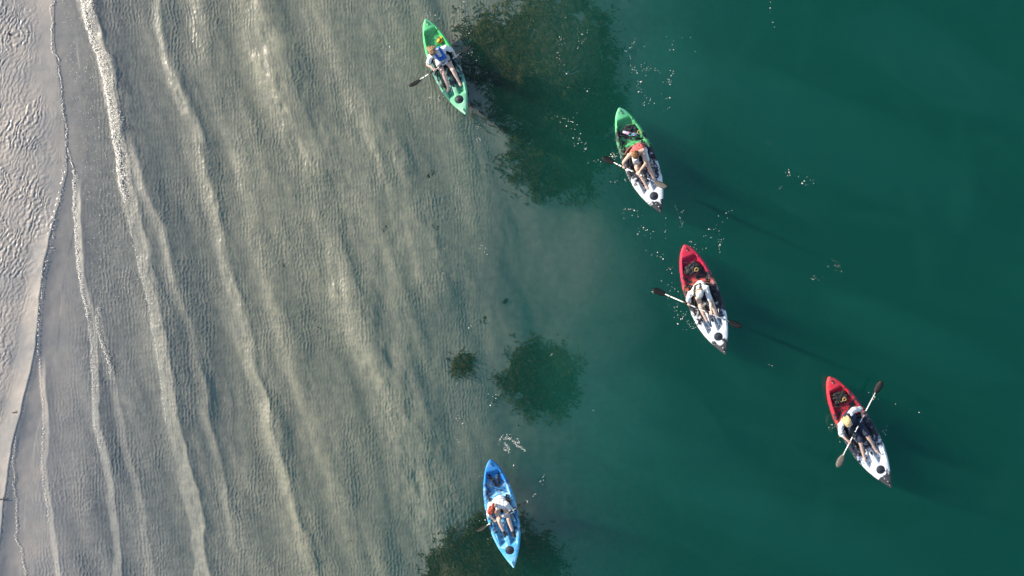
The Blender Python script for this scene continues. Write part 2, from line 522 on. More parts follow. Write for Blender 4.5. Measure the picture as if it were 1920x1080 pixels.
def weed_material(name, a, b, c):
    m, nt, out = nt_new(name); n = N(nt)
    geo = n.new('NewGeometry')
    p = n.new('BsdfPrincipled')
    big = n.noise(geo.outputs['Position'], 1.7, 5, .65)
    col = n.mix(n.ramp(big, [(.5, 0.0), (.66, 1.0)]), n.ramp(geo.outputs['Random Per Island'], [(0, a), (.6, b), (1, c)]), (.088, .076, .026))
    n.link(col, p.inputs['Base Color'])
    p.inputs['Roughness'].default_value = .9
    p.inputs['Specular IOR Level'].default_value = .1
    n.link(p.outputs[0], out.inputs[0])
    return m
WEED = weed_material('seaweed', (.024, .018, .009), (.038, .029, .014), (.066, .052, .021))
WEED_MAT = mat('weed_mat', (.040, .031, .015), .9, .6, 3.5, .6, 40)

def sand_z_many(P):
    P = np.array(P); return fields(P[:, 0][None, :], P[:, 1][None, :])[0][0]

def seaweed(name, poly, count, label, length=.17, soft=30, mound=.03, thin=None):
    xs_ = [p[0] for p in poly]; ys_ = [p[1] for p in poly]
    cx = sum(xs_)/len(xs_); cy_ = sum(ys_)/len(ys_)
    base = at(cx, cy_); zc = sand_z(base.x, base.y)
    def spot(px, py):
        g = at(px, py); z = sand_z(g.x, g.y); return g*((H - z)/H), z
    root = empty(name, (*(at(cx, cy_, zc).xy), zc))
    R = random.Random(int(cx*7 + cy_*3) + count)
    pts = []
    tries = 0
    while len(pts) < count and tries < count*30:
        tries += 1
        px = R.uniform(min(xs_)-soft, max(xs_)+soft); py = R.uniform(min(ys_)-soft, max(ys_)+soft)
        q = mnoise.noise(Vector((px/38, py/38, 3.1)))*soft*1.2 + mnoise.noise(Vector((px/14, py/14, 7.7)))*soft*.6
        dx = px + q; dy = py + mnoise.noise(Vector((px/33, py/33, 11.1)))*soft*1.2
        s1 = R.gauss(0, soft*.75); s2 = R.gauss(0, soft*.75)
        if not in_poly(dx + s1, dy + s2, poly): continue
        if mnoise.noise(Vector((px/24, py/24, 21.0))) < -.30 and R.random() < .8: continue
        if thin and thin(px, py) < R.random(): continue
        pts.append((px, py))
    G = np.array([((px-960)/PPM, (540-py)/PPM) for px, py in pts])
    zz = sand_z_many(G)
    # the place that shows at (px, py) once the depth is allowed for
    G2 = G*((H - zz)/H)[:, None]; zz = sand_z_many(G2)
    mb = MB(); mats = MB()
    o3 = root.location
    for k, ((x, y), z) in enumerate(zip(G2, zz)):
        p0 = Vector((x, y, z - .02)) - o3
        if k % 3 == 0 and (length < .1 or all(in_poly(pts[k][0]+a_, pts[k][1]+b_, poly) for a_, b_ in ((soft*.55, 0), (-soft*.55, 0), (0, soft*.55), (0, -soft*.55)))):
            r = R.uniform(.10, .22)*min(1.0, length/.15)
            n = 7; ang = R.random()*6.28
            ring0 = [p0 + Vector((math.cos(ang+6.283*j/n)*r*R.uniform(.8, 1.3), math.sin(ang+6.283*j/n)*r*R.uniform(.8, 1.3), 0)) for j in range(n)]
            ring1 = [p0 + (v-p0)*.62 + Vector((0, 0, mound*R.uniform(.6, 1.0))) for v in ring0]
            ring2 = [p0 + (v-p0)*.2 + Vector((0, 0, mound*R.uniform(1.0, 1.3))) for v in ring0]
            mats.grid_rings([ring0, ring1, ring2])
        L = length*R.uniform(.5, 1.25); a = R.gauss(-.6, .9)
        d = Vector((math.cos(a), math.sin(a), 0)); s = Vector((-d.y, d.x, 0))
        wdt = R.uniform(.007, .017); up = R.uniform(.10, .34)
        vs_ = []
        for i, t in enumerate((0, .35, .7, 1.0)):
            c = p0 + d*L*t*t*.9 + d*L*t*.15 + Vector((0, 0, L*up*math.sin(t*1.7))) + s*math.sin(t*5+k)*.02
            ww = wdt*(1.0, 1.2, .9, .1)[i]
            vs_ += [c - s*ww, c + s*ww + Vector((0, 0, .008))]
        mb.add(vs_, [(0, 1, 3, 2), (2, 3, 5, 4), (4, 5, 7, 6)])
    f = mb.build('fronds', WEED, root, False); f['kind'] = 'stuff'
    m_ = mats.build('weed_mat', WEED_MAT, root); m_['kind'] = 'stuff'
    tag(root, label, 'seaweed', 'seaweed beds on the sand')
    return root

def _thin(px, py):
    q = ((px-1052)/62)**2 + ((py-72)/85)**2
    return min(1.0, .18 + .8*max(0.0, q-.55))
seaweed('seaweed_bed', [(872, 66), (905, 45), (960, 40), (1000, 5), (1090, -20), (1125, 40), (1135, 120), (1150, 200), (1132, 290), (1100, 340), (1050, 352), (1000, 345), (985, 325), (958, 300), (960, 275), (990, 258), (985, 228), (930, 208), (915, 165), (895, 120), (880, 90)], 17000,
        'largest dark seaweed bed between the two green kayaks', thin=_thin)
seaweed('seaweed_bed', [(940, 702), (962, 688), (968, 660), (990, 645), (1022, 662), (1052, 660), (1078, 690), (1068, 722), (1078, 745), (1040, 758), (1022, 778), (990, 768), (985, 742), (950, 738)], 3400,
        'round dark seaweed bed above the white splash', soft=18)
seaweed('seaweed_bed', [(842, 675), (860, 664), (884, 680), (888, 694), (870, 702), (848, 690)], 170,
        'smallest olive seaweed clump on the pale sand', length=.2, soft=10)
seaweed('seaweed_bed', [(800, 1110), (815, 1055), (858, 1005), (892, 985), (905, 955), (940, 985), (985, 1000), (1015, 1005), (1042, 1050), (1060, 1110)], 8000,
        'brown seaweed bed under the bow of the blue kayak', soft=22)
for (px, py), lb in zip([(805, 327), (718, 427), (600, 614), (942, 568), (532, 499), (650, 1018), (812, 428), (905, 600)],
                        ['lone dark weed tuft near the bow of the pale green kayak', 'small weed tuft on mid sand left of the seaweed beds', 'weed tuft on the pale sand left of the small olive clump',
                         'weed tuft at the edge of the deep water at mid height', 'dark weed tuft in the hollow between wave crests', 'weed tuft low on the sand left of the brown seaweed bed',
                         'weed scrap on the sand below the largest seaweed bed', 'weed scrap just above the small olive clump']):
    seaweed('weed_tuft', [(px-5, py-4), (px+5, py-5), (px+6, py+4), (px-4, py+5)], 12, lb, length=.07, soft=3, mound=.012)

# ------------------------------------------------------------------ foam
def foam_material():
    m, nt, out = nt_new('foam'); n = N(nt)
    geo = n.new('NewGeometry')
    p = n.new('BsdfPrincipled')
    n.link(n.ramp(geo.outputs['Random Per Island'], [(0, (.55, .52, .46)), (1, (.82, .79, .72))]), p.inputs['Base Color'])
    p.inputs['Roughness'].default_value = .35
    n.link(p.outputs[0], out.inputs[0])
    return m
FOAM = foam_material()
_OCT = [(1, 0, 0), (.5, .87, 0), (-.5, .87, 0), (-1, 0, 0), (-.5, -.87, 0), (.5, -.87, 0)]
def blob(mb, c, r, R, flat=.5, ax=1.0, ang=0.0):
    n = 6; ca, sa = math.cos(ang), math.sin(ang)
    def P(x, y, z): return c + Vector(((x*ax*ca - y*sa)*r, (x*ax*sa + y*ca)*r, z*r*flat))
    a0 = R.random()*6.28
    low = [P(math.cos(a0+6.283*j/n)*R.uniform(.8, 1.15), math.sin(a0+6.283*j/n)*R.uniform(.8, 1.15), -.2) for j in range(n)]
    mid = [P(math.cos(a0+6.283*j/n)*.7, math.sin(a0+6.283*j/n)*.7, .65) for j in range(n)]
    b = len(mb.v); mb.v += low + mid + [P(0, 0, 1.0)]
    for j in range(n):
        k = (j+1) % n
        mb.f.append((b+j, b+k, b+n+k, b+n+j)); mb.f.append((b+n+j, b+n+k, b+2*n))

def zw_many(P):
    P = np.array(P); return fields(P[:, 0][None, :], P[:, 1][None, :])[1][0]

def foam_object(name, spots, label, R, flat=.32, lift=.003):
    """spots: (px, py, radius m, stretch, angle)"""
    P = [((s[0]-960)/PPM, (540-s[1])/PPM) for s in spots]
    z = np.maximum(zw_many(P), sand_z_many(P))
    mb = MB()
    for (px, py, r, ax, an), (x, y), zz in zip(spots, P, z):
        blob(mb, Vector((x, y, zz + lift)), r, R, flat, ax, an)
    o = mb.build(name, FOAM)
    tag(o, label, 'foam', None, 'stuff')
    return o

def along(pts, step):
    """points (y, x) -> evenly stepped (px, py, tangent)"""
    out = []
    for (y0, x0), (y1, x1) in zip(pts[:-1], pts[1:]):
        L = math.hypot(y1-y0, x1-x0); n = max(1, int(L/step))
        for i in range(n):
            t = i/n; out.append((x0+(x1-x0)*t, y0+(y1-y0)*t, math.atan2(-(y1-y0), x1-x0)))
    return out

R = random.Random(5)
# thin beaded edge of the spent wave
edge1 = [(-10, 106), (0, 103), (8, 101), (14, 94), (20, 95), (28, 97), (36, 98), (43, 101), (50, 98), (70, 97), (90, 98), (98, 99), (104, 106), (110, 111), (120, 109), (140, 112), (160, 116), (190, 117), (215, 120), (240, 125), (250, 126), (255, 124), (270, 125), (290, 130), (310, 136), (322, 138)]
sp = []
for x, y, a in along(edge1, 1.3):
    if R.random() < .86: sp.append((x+R.gauss(0, .7)+1.5*mnoise.noise(Vector((y/9, 0, 0))), y, R.uniform(.006, .016), R.uniform(1, 1.7), a))
foam_object('foam_sheen_line', sp, 'thin beaded white foam line at the upper edge of the wet sand', R, .28)
# broken flecks where the film stops
edge2 = [(290, 126), (330, 119), (360, 117), (390, 111), (400, 103), (420, 104), (450, 101), (470, 98), (490, 91), (510, 82), (540, 82), (570, 78), (600, 75), (650, 73), (690, 77)]
sp = []
for x, y, a in along(edge2, 2.2):
    if R.random() < (.62 if y < 490 else .8): sp.append((x+R.gauss(0, 2.2 if y < 490 else .8), y+R.gauss(0, 2), R.uniform(.006, .016), R.uniform(1, 1.5), a))
foam_object('foam_glint_flecks', sp, 'broken row of white flecks beside the smooth sand patches', R)
# foaming wave fronts, and one sky reflection built as foam
def front(pts, width, density, label, rmax=.03, power=1.6, cut=None):
    sp = []
    for x, y, a in along(pts, 1.0):
        k = 1.0 if cut is None else max(0.0, cut(y))
        n = density*k
        n = int(n) + (R.random() < n % 1)
        wv = width*(.7+.6*mnoise.noise(Vector((y/40, 3, 1)))+.3)
        for _ in range(n):
            t = R.random()**power
            sp.append((x + t*wv*k**.5 + R.gauss(0, .8) + 2.2*mnoise.noise(Vector((y/12, 8, 1))), y + R.gauss(0, 1), R.uniform(.007, rmax)*(1-.45*t), R.uniform(1, 1.8), a + R.gauss(0, .5)))
    foam_object('foam_sheen_line', sp, label, R)
front([(y, x) for y, x in WAVES[2][1] if y <= 400], 26, 8.5, 'broad bright foam front of the main wave at the top of the beach', .017, 1.9, lambda y: 1.0 if y < 40 else (.75 if y < 330 else .75*(1-(y-330)/70)))
front([(y, x) for y, x in WAVES[0][1] if y <= 600], 10, 3.2, 'narrow foam front of the second wave below the beaded line', .015, 1.8, lambda y: .8 if y < 540 else .35)
front([(545, 152), (570, 158), (600, 166), (650, 171), (720, 175), (800, 178), (840, 188)], 4, .9, 'thin sparse foam running down the second wave', .012, 1.4)
front([(575, 181), (590, 183), (605, 180), (620, 184), (640, 190), (660, 196), (680, 204), (700, 208)], 7, 1.3, 'short foam streak between the second wave and the main wave', .015, 1.4)
front([(400, 238), (430, 245), (470, 255), (500, 262), (550, 275), (610, 287), (680, 300), (750, 308), (790, 314)], 2.5, 1.1, 'fine pale sky reflection built as specks along the middle of the main wave', .013, 1.0, lambda y: .55+.45*mnoise.noise(Vector((y/30, 1, 5))))  # sky reflection on the steep wave front, built as pale foam blobs
front([(690, 75), (720, 77), (750, 80), (790, 82), (830, 79), (870, 79), (890, 80), (930, 85), (960, 90), (985, 93)], 2.5, .8, 'thin foam trace along the innermost low wave', .013, 1.2)
front([(820, 30), (845, 28), (870, 25), (890, 29), (915, 26), (935, 31), (960, 30), (985, 32), (1010, 30), (1030, 40), (1055, 43), (1090, 50)], 2, 1.1, 'crooked foam thread at the lower left corner of the beach', .012, 1.2)
# stray glints over the shallows, built as tiny white foam blobs
sp = []
for _ in range(420):
    y = R.uniform(0, 560); x0 = np.interp(y, [0, 330, 560], [110, 150, 180]); x1 = np.interp(y, [0, 330, 560], [160, 225, 290])
    sp.append((R.uniform(x0, x1), y, R.uniform(.004, .011), 1.2, R.random()*3))
foam_object('foam_glint_flecks', sp, 'scattered glints built as tiny white specks between the first two waves', R)

# bubbles and splash drops on the deeper water, with glints built as white blobs
CL = [  # centre px, spread px, number
    ('white flecks drifting between the two green kayaks', [(1190, 85, 14, 14, 18), (1180, 110, 5, 16, 8), (1200, 130, 14, 10, 26), (1198, 165, 5, 16, 16), (1255, 150, 8, 20, 22), (1215, 190, 14, 12, 12), (1250, 195, 12, 14, 10), (1260, 80, 10, 16, 6), (1290, 60, 20, 30, 5)]),
    ('white flecks over the largest seaweed bed', [(1052, 80, 8, 12, 16), (1048, 110, 6, 14, 10), (1090, 70, 10, 20, 18), (1060, 140, 4, 16, 10), (1065, 230, 14, 14, 24), (1085, 262, 10, 10, 18), (1098, 275, 6, 10, 10), (1115, 305, 10, 10, 6), (1105, 175, 12, 12, 6), (1010, 40, 40, 20, 8)]),
    ('white flecks beside the stern of the pale green kayak', [(868, 20, 6, 20, 20), (808, 30, 12, 12, 12), (735, 95, 8, 12, 12), (748, 120, 14, 12, 10), (880, 60, 8, 10, 6), (880, 100, 4, 5, 6), (865, 110, 3, 5, 6), (825, 185, 10, 6, 16), (898, 235, 4, 14, 10), (896, 262, 8, 6, 8)]),
    ('white flecks off the bow of the green and white kayak', [(1150, 294, 7, 5, 40), (1180, 400, 18, 10, 22), (1205, 430, 14, 10, 12), (1225, 440, 10, 8, 6), (1175, 340, 4, 4, 4), (1152, 345, 6, 6, 6), (1165, 265, 10, 6, 8)]),
    ('line of bubbles trailing past the stern of the crimson kayak', [(1247, 425, 2, 18, 8), (1278, 415, 4, 20, 10), (1335, 435, 14, 18, 12), (1348, 460, 3, 12, 12), (1372, 400, 20, 8, 6), (1290, 455, 16, 6, 8), (1225, 475, 8, 8, 6), (1310, 470, 20, 10, 10)]),
    ('white flecks around the dipped blade of the crimson kayak', [(1229, 545, 5, 4, 40), (1255, 540, 10, 14, 18), (1268, 575, 10, 10, 12), (1278, 595, 12, 10, 20), (1295, 610, 12, 8, 22), (1255, 505, 8, 10, 8), (1242, 480, 6, 8, 6)]),
    ('lone flecks on the open water right of the kayaks', [(1480, 325, 10, 5, 10), (1510, 340, 16, 8, 14), (1570, 495, 18, 14, 14), (1530, 520, 14, 8, 6), (1460, 350, 8, 6, 4), (1440, 30, 12, 16, 6), (1442, 270, 4, 4, 3), (1445, 685, 3, 3, 3), (1700, 800, 20, 30, 4)]),
    ('white flecks around the red and white kayak', [(1562, 800, 6, 8, 10), (1576, 820, 6, 6, 6), (1635, 745, 8, 10, 8), (1658, 810, 8, 10, 10), (1625, 790, 4, 3, 3)]),
    ('arc of bubbles off the right side of the blue kayak', [(988, 940, 8, 5, 12), (1000, 925, 6, 5, 8), (1012, 905, 5, 6, 6), (1018, 893, 4, 3, 6), (985, 985, 6, 14, 20), (905, 980, 6, 8, 8), (925, 1003, 6, 8, 14), (964, 873, 2, 2, 3), (905, 890, 6, 10, 5)]),
    ('sparse flecks between the round seaweed bed and the sand', [(925, 745, 8, 8, 10), (920, 758, 6, 4, 6), (860, 785, 10, 6, 8), (860, 830, 6, 8, 4), (890, 840, 6, 5, 3), (905, 470, 10, 10, 10), (880, 610, 14, 10, 6), (1035, 665, 2, 2, 2), (1112, 770, 2, 2, 2), (800, 480, 60, 60, 8)]),
]
for lb, cl in CL:
    sp = []
    for cx, cy_, sx, sy, n in cl:
        for _ in range(int(n*.8+.5)):
            r = R.uniform(.004, .010) * (2.0 if R.random() < .12 else 1)
            sp.append((R.gauss(cx, sx*.6), R.gauss(cy_, sy*.6), r, R.uniform(1, 1.5), R.random()*3))
    foam_object('foam_glint_flecks', sp, lb, R, .45)

# splash left by a paddle stroke
def streaks(strokes, label, name='splash_swirl'):
    sp = []
    for pts, w, den in strokes:
        for x, y, a in along([(p[1], p[0]) for p in pts], .55):
            for _ in range(2):
                if R.random() < den*.75:
                    sp.append((x+R.gauss(0, w*.95), y+R.gauss(0, w*.95), R.uniform(.003, .0085), R.uniform(1, 2.2), a))
    return foam_object(name, sp, label, R, .4)
def z2p(x, y): return (900 + x/12.0, 790 + y/12.0)
streaks([([z2p(430, 500), z2p(450, 420), z2p(480, 370), z2p(520, 315)], 1.0, .6), ([z2p(560, 400), z2p(590, 370), z2p(650, 370), z2p(720, 400)], 1.4, .9), ([z2p(575, 440), z2p(620, 390), z2p(700, 380)], 1.0, .6),
         ([z2p(560, 480), z2p(585, 540), z2p(620, 500)], 1.2, .8), ([z2p(590, 560), z2p(640, 590), z2p(660, 630), z2p(645, 700)], 1.6, .95), ([z2p(535, 620), z2p(560, 655), z2p(610, 650)], .9, .8),
         ([z2p(730, 430), z2p(790, 470), z2p(850, 470), z2p(880, 480), z2p(860, 430), z2p(830, 370)], 1.0, .8), ([z2p(780, 490), z2p(830, 550), z2p(920, 590), z2p(980, 625), z2p(1005, 670)], 1.1, .85), ([z2p(600, 300), z2p(680, 280), z2p(760, 280)], .8, .3)],
        'white paddle splash swirl on the water above the blue kayak')
streaks([([(893, 85), (897, 100), (898, 118), (892, 140)], 2.2, .07), ([(1215, 128), (1230, 131), (1245, 140)], 1.5, .1), ([(1265, 385), (1274, 405), (1280, 422)], .6, .16), ([(1345, 430), (1352, 450), (1355, 470)], 1.8, .08)],
        'faint pale wake wisps trailing beside the green kayaks', 'wake_wisps')

# ------------------------------------------------------------------ kayaks
BLACK = mat('black_plastic', (.018, .019, .022), .42, .3, 12)
RUBBER = mat('dark_rubber', (.02, .026, .04), .5, .3, 20, .2, 160)
CORD = mat('bungee_cord', (.03, .03, .03), .7, .3, 90)
STRAP = mat('webbing_strap', (.022, .022, .026), .8, .3, 120)
BROWN = mat('tan_seat_fabric', (.26, .15, .10), .8, .2, 60, .4, 180)
STEEL = mat('grey_fitting', (.45, .45, .46), .35, .2, 40, metal=.7)

def paint(name, stops, blotch, blotch_mask, tip=None, seed=0.0, pale=None, soft=.05):
    """moulded multicolour plastic: colours run along the hull (t = 0 stern, 1 bow) with blotches of the second colour"""
    m, nt, out = nt_new(name); n = N(nt)
    tc = n.new('TexCoord')
    at_ = n.new('Attribute', attribute_name='hull_t')
    add = n.new('VectorMath', operation='ADD'); n.link(tc.outputs['Object'], add.inputs[0]); add.inputs[1].default_value = (seed, seed*1.7, seed*.3)
    P = add.outputs[0]
    f1 = n.noise(P, 2.6, 4, .6); f2 = n.noise(P, 6.0, 5, .62, .4)
    t = n.math('ADD', at_.outputs['Fac'], n.math('ADD', n.math('MULTIPLY', n.math('SUBTRACT', f1, .5), .28), n.math('MULTIPLY', n.math('SUBTRACT', f2, .5), .30)))
    col = n.ramp(t, stops)
    mask = n.ramp(at_.outputs['Fac'], blotch_mask)
    thr = n.math('ADD', f2, n.math('MULTIPLY', n.math('SUBTRACT', mask, .5), .55))
    bl = n.ramp(thr, [(.52-soft, 0.0), (.52+soft, 1.0)])
    col = n.mix(bl, col, blotch)
    if pale:
        f3 = n.noise(add.outputs[0], 4.6, 4, .6, .8)
        pm = n.ramp(at_.outputs['Fac'], pale[1])
        col = n.mix(n.math('MULTIPLY', n.ramp(f3, [(.50, 0.0), (.60, 1.0)]), pm), col, pale[0])
    if tip:
        col = n.mix(n.ramp(n.math('ADD', at_.outputs['Fac'], n.math('MULTIPLY', n.math('SUBTRACT', f2, .5), .12)), [(.90, 0.0), (.92, 1.0)]), col, tip)
    col = n.mix(n.math('MULTIPLY', n.noise(P, 22, 4, .7), .07), col, (.5, .5, .48))
    p = n.new('BsdfPrincipled')
    n.link(col, p.inputs['Base Color'])
    n.link(n.ramp(n.noise(P, 11, 4, .6), [(.3, .40), (.7, .62)]), p.inputs['Roughness'])
    p.inputs['Specular IOR Level'].default_value = .35
    n.link(n.bump(n.noise(P, 160, 2), .12, .004), p.inputs['Normal'])
    n.link(p.outputs[0], out.inputs[0])
    return m

W_T = [0, .012, .035, .07, .12, .2, .3, .4, .48, .6, .7, .8, .88, .94, .98, 1]
W_V = [.03, .17, .30, .43, .575, .76, .91, .985, 1, .985, .90, .71, .49, .28, .13, .03]
_wc = {}
def wprof(t):
    k = round(t, 6)
    if k not in _wc: _wc[k] = float(_wprof(t))
    return _wc[k]
def _wprof(t):
    return sum(np.interp(np.clip(t+o, 0, 1), W_T, W_V) for o in (-.012, 0, .012))/3
def sheer(t): return .205 + .10*abs(2*t-1)**2.6 + .02*max(0, t-.5)
def ss1(a, b, x):
    t = min(1.0, max(0.0, (x-a)/(b-a))); return t*t*(3-2*t)
def bx(v, a, b, s):
    return ss1(a-s, a+s, v)*(1-ss1(b-s, b+s, v))
HATCH_T = .845

def deck_z(x, t, W, L):
    w = max(.01, wprof(t)*W/2); s = min(1.0, abs(x)/w); g = sheer(t)
    z = g + .018*(1-s*s) - .03*s**8
    rec = 0.0
    inw = float(1-ss1(.62, .80, s))
    rec = max(rec, .115*bx(t, .115, .335, .022)*inw)                       # tank well
    rec = max(rec, .10*bx(t, .375, .555, .022)*float(1-ss1(.56, .74, s)))  # seat well
    for sx in (-1, 1):                                                     # foot wells
        cx = .165 - .11*max(0, t-.58)
        rec = max(rec, .115*bx(t, .54, .785, .02)*bx(x*sx, cx-.085, cx+.085, .02))
    # heel steps in the foot wells
    if .56 < t < .78: rec -= .018*(math.sin((t-.56)*2*math.pi/.055) > .2)*(rec > .08)
    y = (t-.5)*L; hy = (HATCH_T-.5)*L
    rh = math.hypot(x, y-hy)
    rec = max(rec, .016*float(1-ss1(.112, .124, rh)))
    # bow groove and raised side rails
    z += .014*bx(s, .80, .93, .03)*bx(t, .1, .8, .05)
    return z - rec

def make_hull(L, W, material, parent):
    nt_, ns, nb = 150, 56, 13
    ts = [0.5 - 0.5*math.cos(math.pi*i/(nt_-1)) for i in range(nt_)]
    ts = [.35*a + .65*i/(nt_-1) for i, a in enumerate(ts)]
    rings = []; tv = []
    for t in ts:
        w = wprof(t)*W/2; y = (t-.5)*L; g = sheer(t)
        keel = -.10 + .26*abs(2*t-1)**5
        ring = []
        for j in range(ns+1):
            s = -1 + 2*j/ns; s = math.copysign(abs(s)**.9, s)
            ring.append(Vector((s*w, y, deck_z(s*w, t, W, L))))
        edge = ring[-1].z
        for j in range(1, nb+1):
            th = math.pi*j/(nb+1)
            bul = 1 + .035*math.sin(2*min(th, math.pi-th))
            ring.append(Vector((math.cos(th)*w*bul, y, edge - (edge-keel)*math.sin(th)**.62)))
        rings.append(ring); tv += [t]*len(ring)
    mb = MB(); mb.grid_rings(rings)
    o = mb.build('hull', material, parent)
    me = o.data
    a = me.attributes.new('hull_t', 'FLOAT', 'POINT')
    a.data.foreach_set('value', tv)
    bm = bmesh.new(); bm.from_mesh(me); bmesh.ops.recalc_face_normals(bm, faces=bm.faces); bm.to_mesh(me); bm.free()
    return o

def arc_band(c, r, a0, a1, z0, z1, th, lean, n=18, crown=0.0):
    """curved upright slab, angles measured from -Y"""
    rings = []
    for i in range(n+1):
        u = i/n; a = a0 + (a1-a0)*u
        d = Vector((math.sin(a), -math.cos(a)*.62, 0))
        top = z1 - crown*(2*u-1)**2
        p = Vector(c)
        q = [p + d*r + Vector((0, 0, z0)), p + d*(r+th) + Vector((0, 0, z0)), p + d*(r+th+lean) + Vector((0, -.0, top-.012)), p + d*(r+th*.5+lean) + Vector((0, 0, top)), p + d*(r+lean) + Vector((0, 0, top-.012))]
        rings.append(q)
    return rings

def make_kayak(px0, px1, W, material, label, seat_mat, side=1):
    a = at(*px0, .22); b = at(*px1, .22)
    c = (a+b)/2; d = (b-a); L = d.xy.length
    rz = math.atan2(-d.x, d.y)
    root = empty('kayak', (c.x, c.y, 0), rz)
    tag(root, label, 'kayak', 'paddled sit-on-top kayaks')
    make_hull(L, W, material, root)
    Y = lambda t: (t-.5)*L
    # round bow hatch
    hz = sheer(HATCH_T)
    h = MB(); h.lathe([(.02, hz-.02), (.108, hz-.02), (.111, hz+.006), (.104, hz+.016), (.09, hz+.014), (.08, hz+.022), (.02, hz+.026)], (0, Y(HATCH_T), 0), 28)
    hatch = h.build('hatch_cover', RUBBER, root)
    r = MB(); r.tube([Vector((math.cos(q*math.pi/12)*.118, Y(HATCH_T)+math.sin(q*math.pi/12)*.118, hz+.002)) for q in range(25)], .007, 6)
    r.build('hatch_rim', BLACK, hatch)
    k = MB(); k.box((0, Y(HATCH_T), hz+.032), (.10, .022, .016)); k.build('hatch_grip', BLACK, hatch)
    # carrying handles at both ends
    for t, s in ((.035, 1), (.962, -1)):
        g = sheer(t); m_ = MB()
        m_.tube([Vector((0, Y(t)-.05, g+.012)), Vector((0, Y(t)-.035, g+.04)), Vector((0, Y(t)+.035, g+.04)), Vector((0, Y(t)+.05, g+.012))], .010, 8)
        hd = m_.build('carry_handle', BLACK, root)
        for yy in (-.05, .05):
            e = MB(); e.lathe([(.006, -.004), (.019, -.004), (.017, .008), (.006, .010)], (0, Y(t)+yy, g+.017), 10)
            e.build('handle_fitting', STEEL, hd)
    # side handles
    for sx in (-1, 1):
        t = .5; x = sx*wprof(t)*W/2*.9; g = sheer(t)
        m_ = MB(); m_.tube([Vector((x, Y(t)-.10, g+.0)), Vector((x*1.02, Y(t)-.07, g+.03)), Vector((x*1.02, Y(t)+.07, g+.03)), Vector((x, Y(t)+.10, g+.0))], .009, 6, .5)
        m_.build('side_handle', STRAP, root)
    # seat: cushion, backrest, straps
    sy = Y(.42)
    s_ = MB(); s_.box((0, sy+.05, deck_z(0, .45, W, L)+.022), (.40, .36, .045)); seat = s_.build('seat', STRAP, root)
    rb = MB(); rb.grid_rings(arc_band((0, sy+.02, 0), .235, -1.25, 1.25, .13, .43, .045, .085, 20, .10))
    back = rb.build('backrest', seat_mat, root)
    pd = MB(); pd.grid_rings(arc_band((0, sy+.02, 0), .222, -.8, .8, .17, .39, .012, .075, 14, .05)); pd.build('back_pad', STRAP, back)
    for sx in (-1, 1):
        st = MB(); x1 = sx*wprof(.62)*W/2*.86
        st.tube([Vector((sx*.21, sy-.03, .34)), Vector((sx*.27, sy+.16, .29)), Vector((x1, Y(.6), sheer(.6)+.015))], .014, 6, .2)
        st.build('seat_strap', STRAP, root)
    # rod holders behind the seat
    for sx in (-1, 1):
        t = .352; x = sx*.58*wprof(t)*W/2; z = deck_z(x, t, W, L)
        q = MB(); q.lathe([(.012, z-.004), (.042, z-.004), (.044, z+.012), (.034, z+.014), (.030, z+.004), (.012, z+.002)], (x, Y(t), 0), 16)
        q.build('rod_holder', BLACK, root)
    # foot pegs, scuppers, centre latch
    for sx in (-1, 1):
        x = sx*.265*W/.85; q = MB(); q.box((x, Y(.655), deck_z(x, .655, W, L)+.015), (.075, .06, .035)); q.build('foot_peg', BLACK, root)
        for t in (.60, .72, .765):
            q = MB(); z = deck_z(sx*.16, t, W, L); q.lathe([(.004, z-.003), (.021, z-.003), (.022, z+.004), (.014, z+.005), (.004, z+.001)], (sx*(.165 - .11*max(0, t-.58)), Y(t), 0), 10); q.build('scupper', RUBBER, root)
    q = MB(); q.box((0, Y(.69), deck_z(0, .69, W, L)+.010), (.055, .085, .022)); q.build('console_latch', BLACK, root)
    # bungee cords across the tank well
    wt = wprof(.2)*W/2*.76
    pins = [(-wt*.85, .13), (wt*.85, .13), (-wt, .225), (wt, .225), (-wt*1.08, .325), (wt*1.08, .325)]
    for i, j in ((0, 3), (1, 2), (2, 5), (3, 4)):
        (x0, t0), (x1, t1) = pins[i], pins[j]
        m_ = MB(); m_.tube([Vector((x0+(x1-x0)*u, Y(t0+(t1-t0)*u), .205+.03*math.sin(u*math.pi) + (sheer(t0)-.205)*(1-u))) for u in (0, .25, .5, .75, 1)], .006, 6)
        m_.build('bungee_cord', CORD, root)
    for x0, t0 in pins:
        m_ = MB(); m_.lathe([(.004, 0), (.016, 0), (.014, .012), (.004, .014)], (x0, Y(t0), deck_z(x0, t0, W, L)), 8); m_.build('cord_hook', BLACK, root)
    return root, L, rz

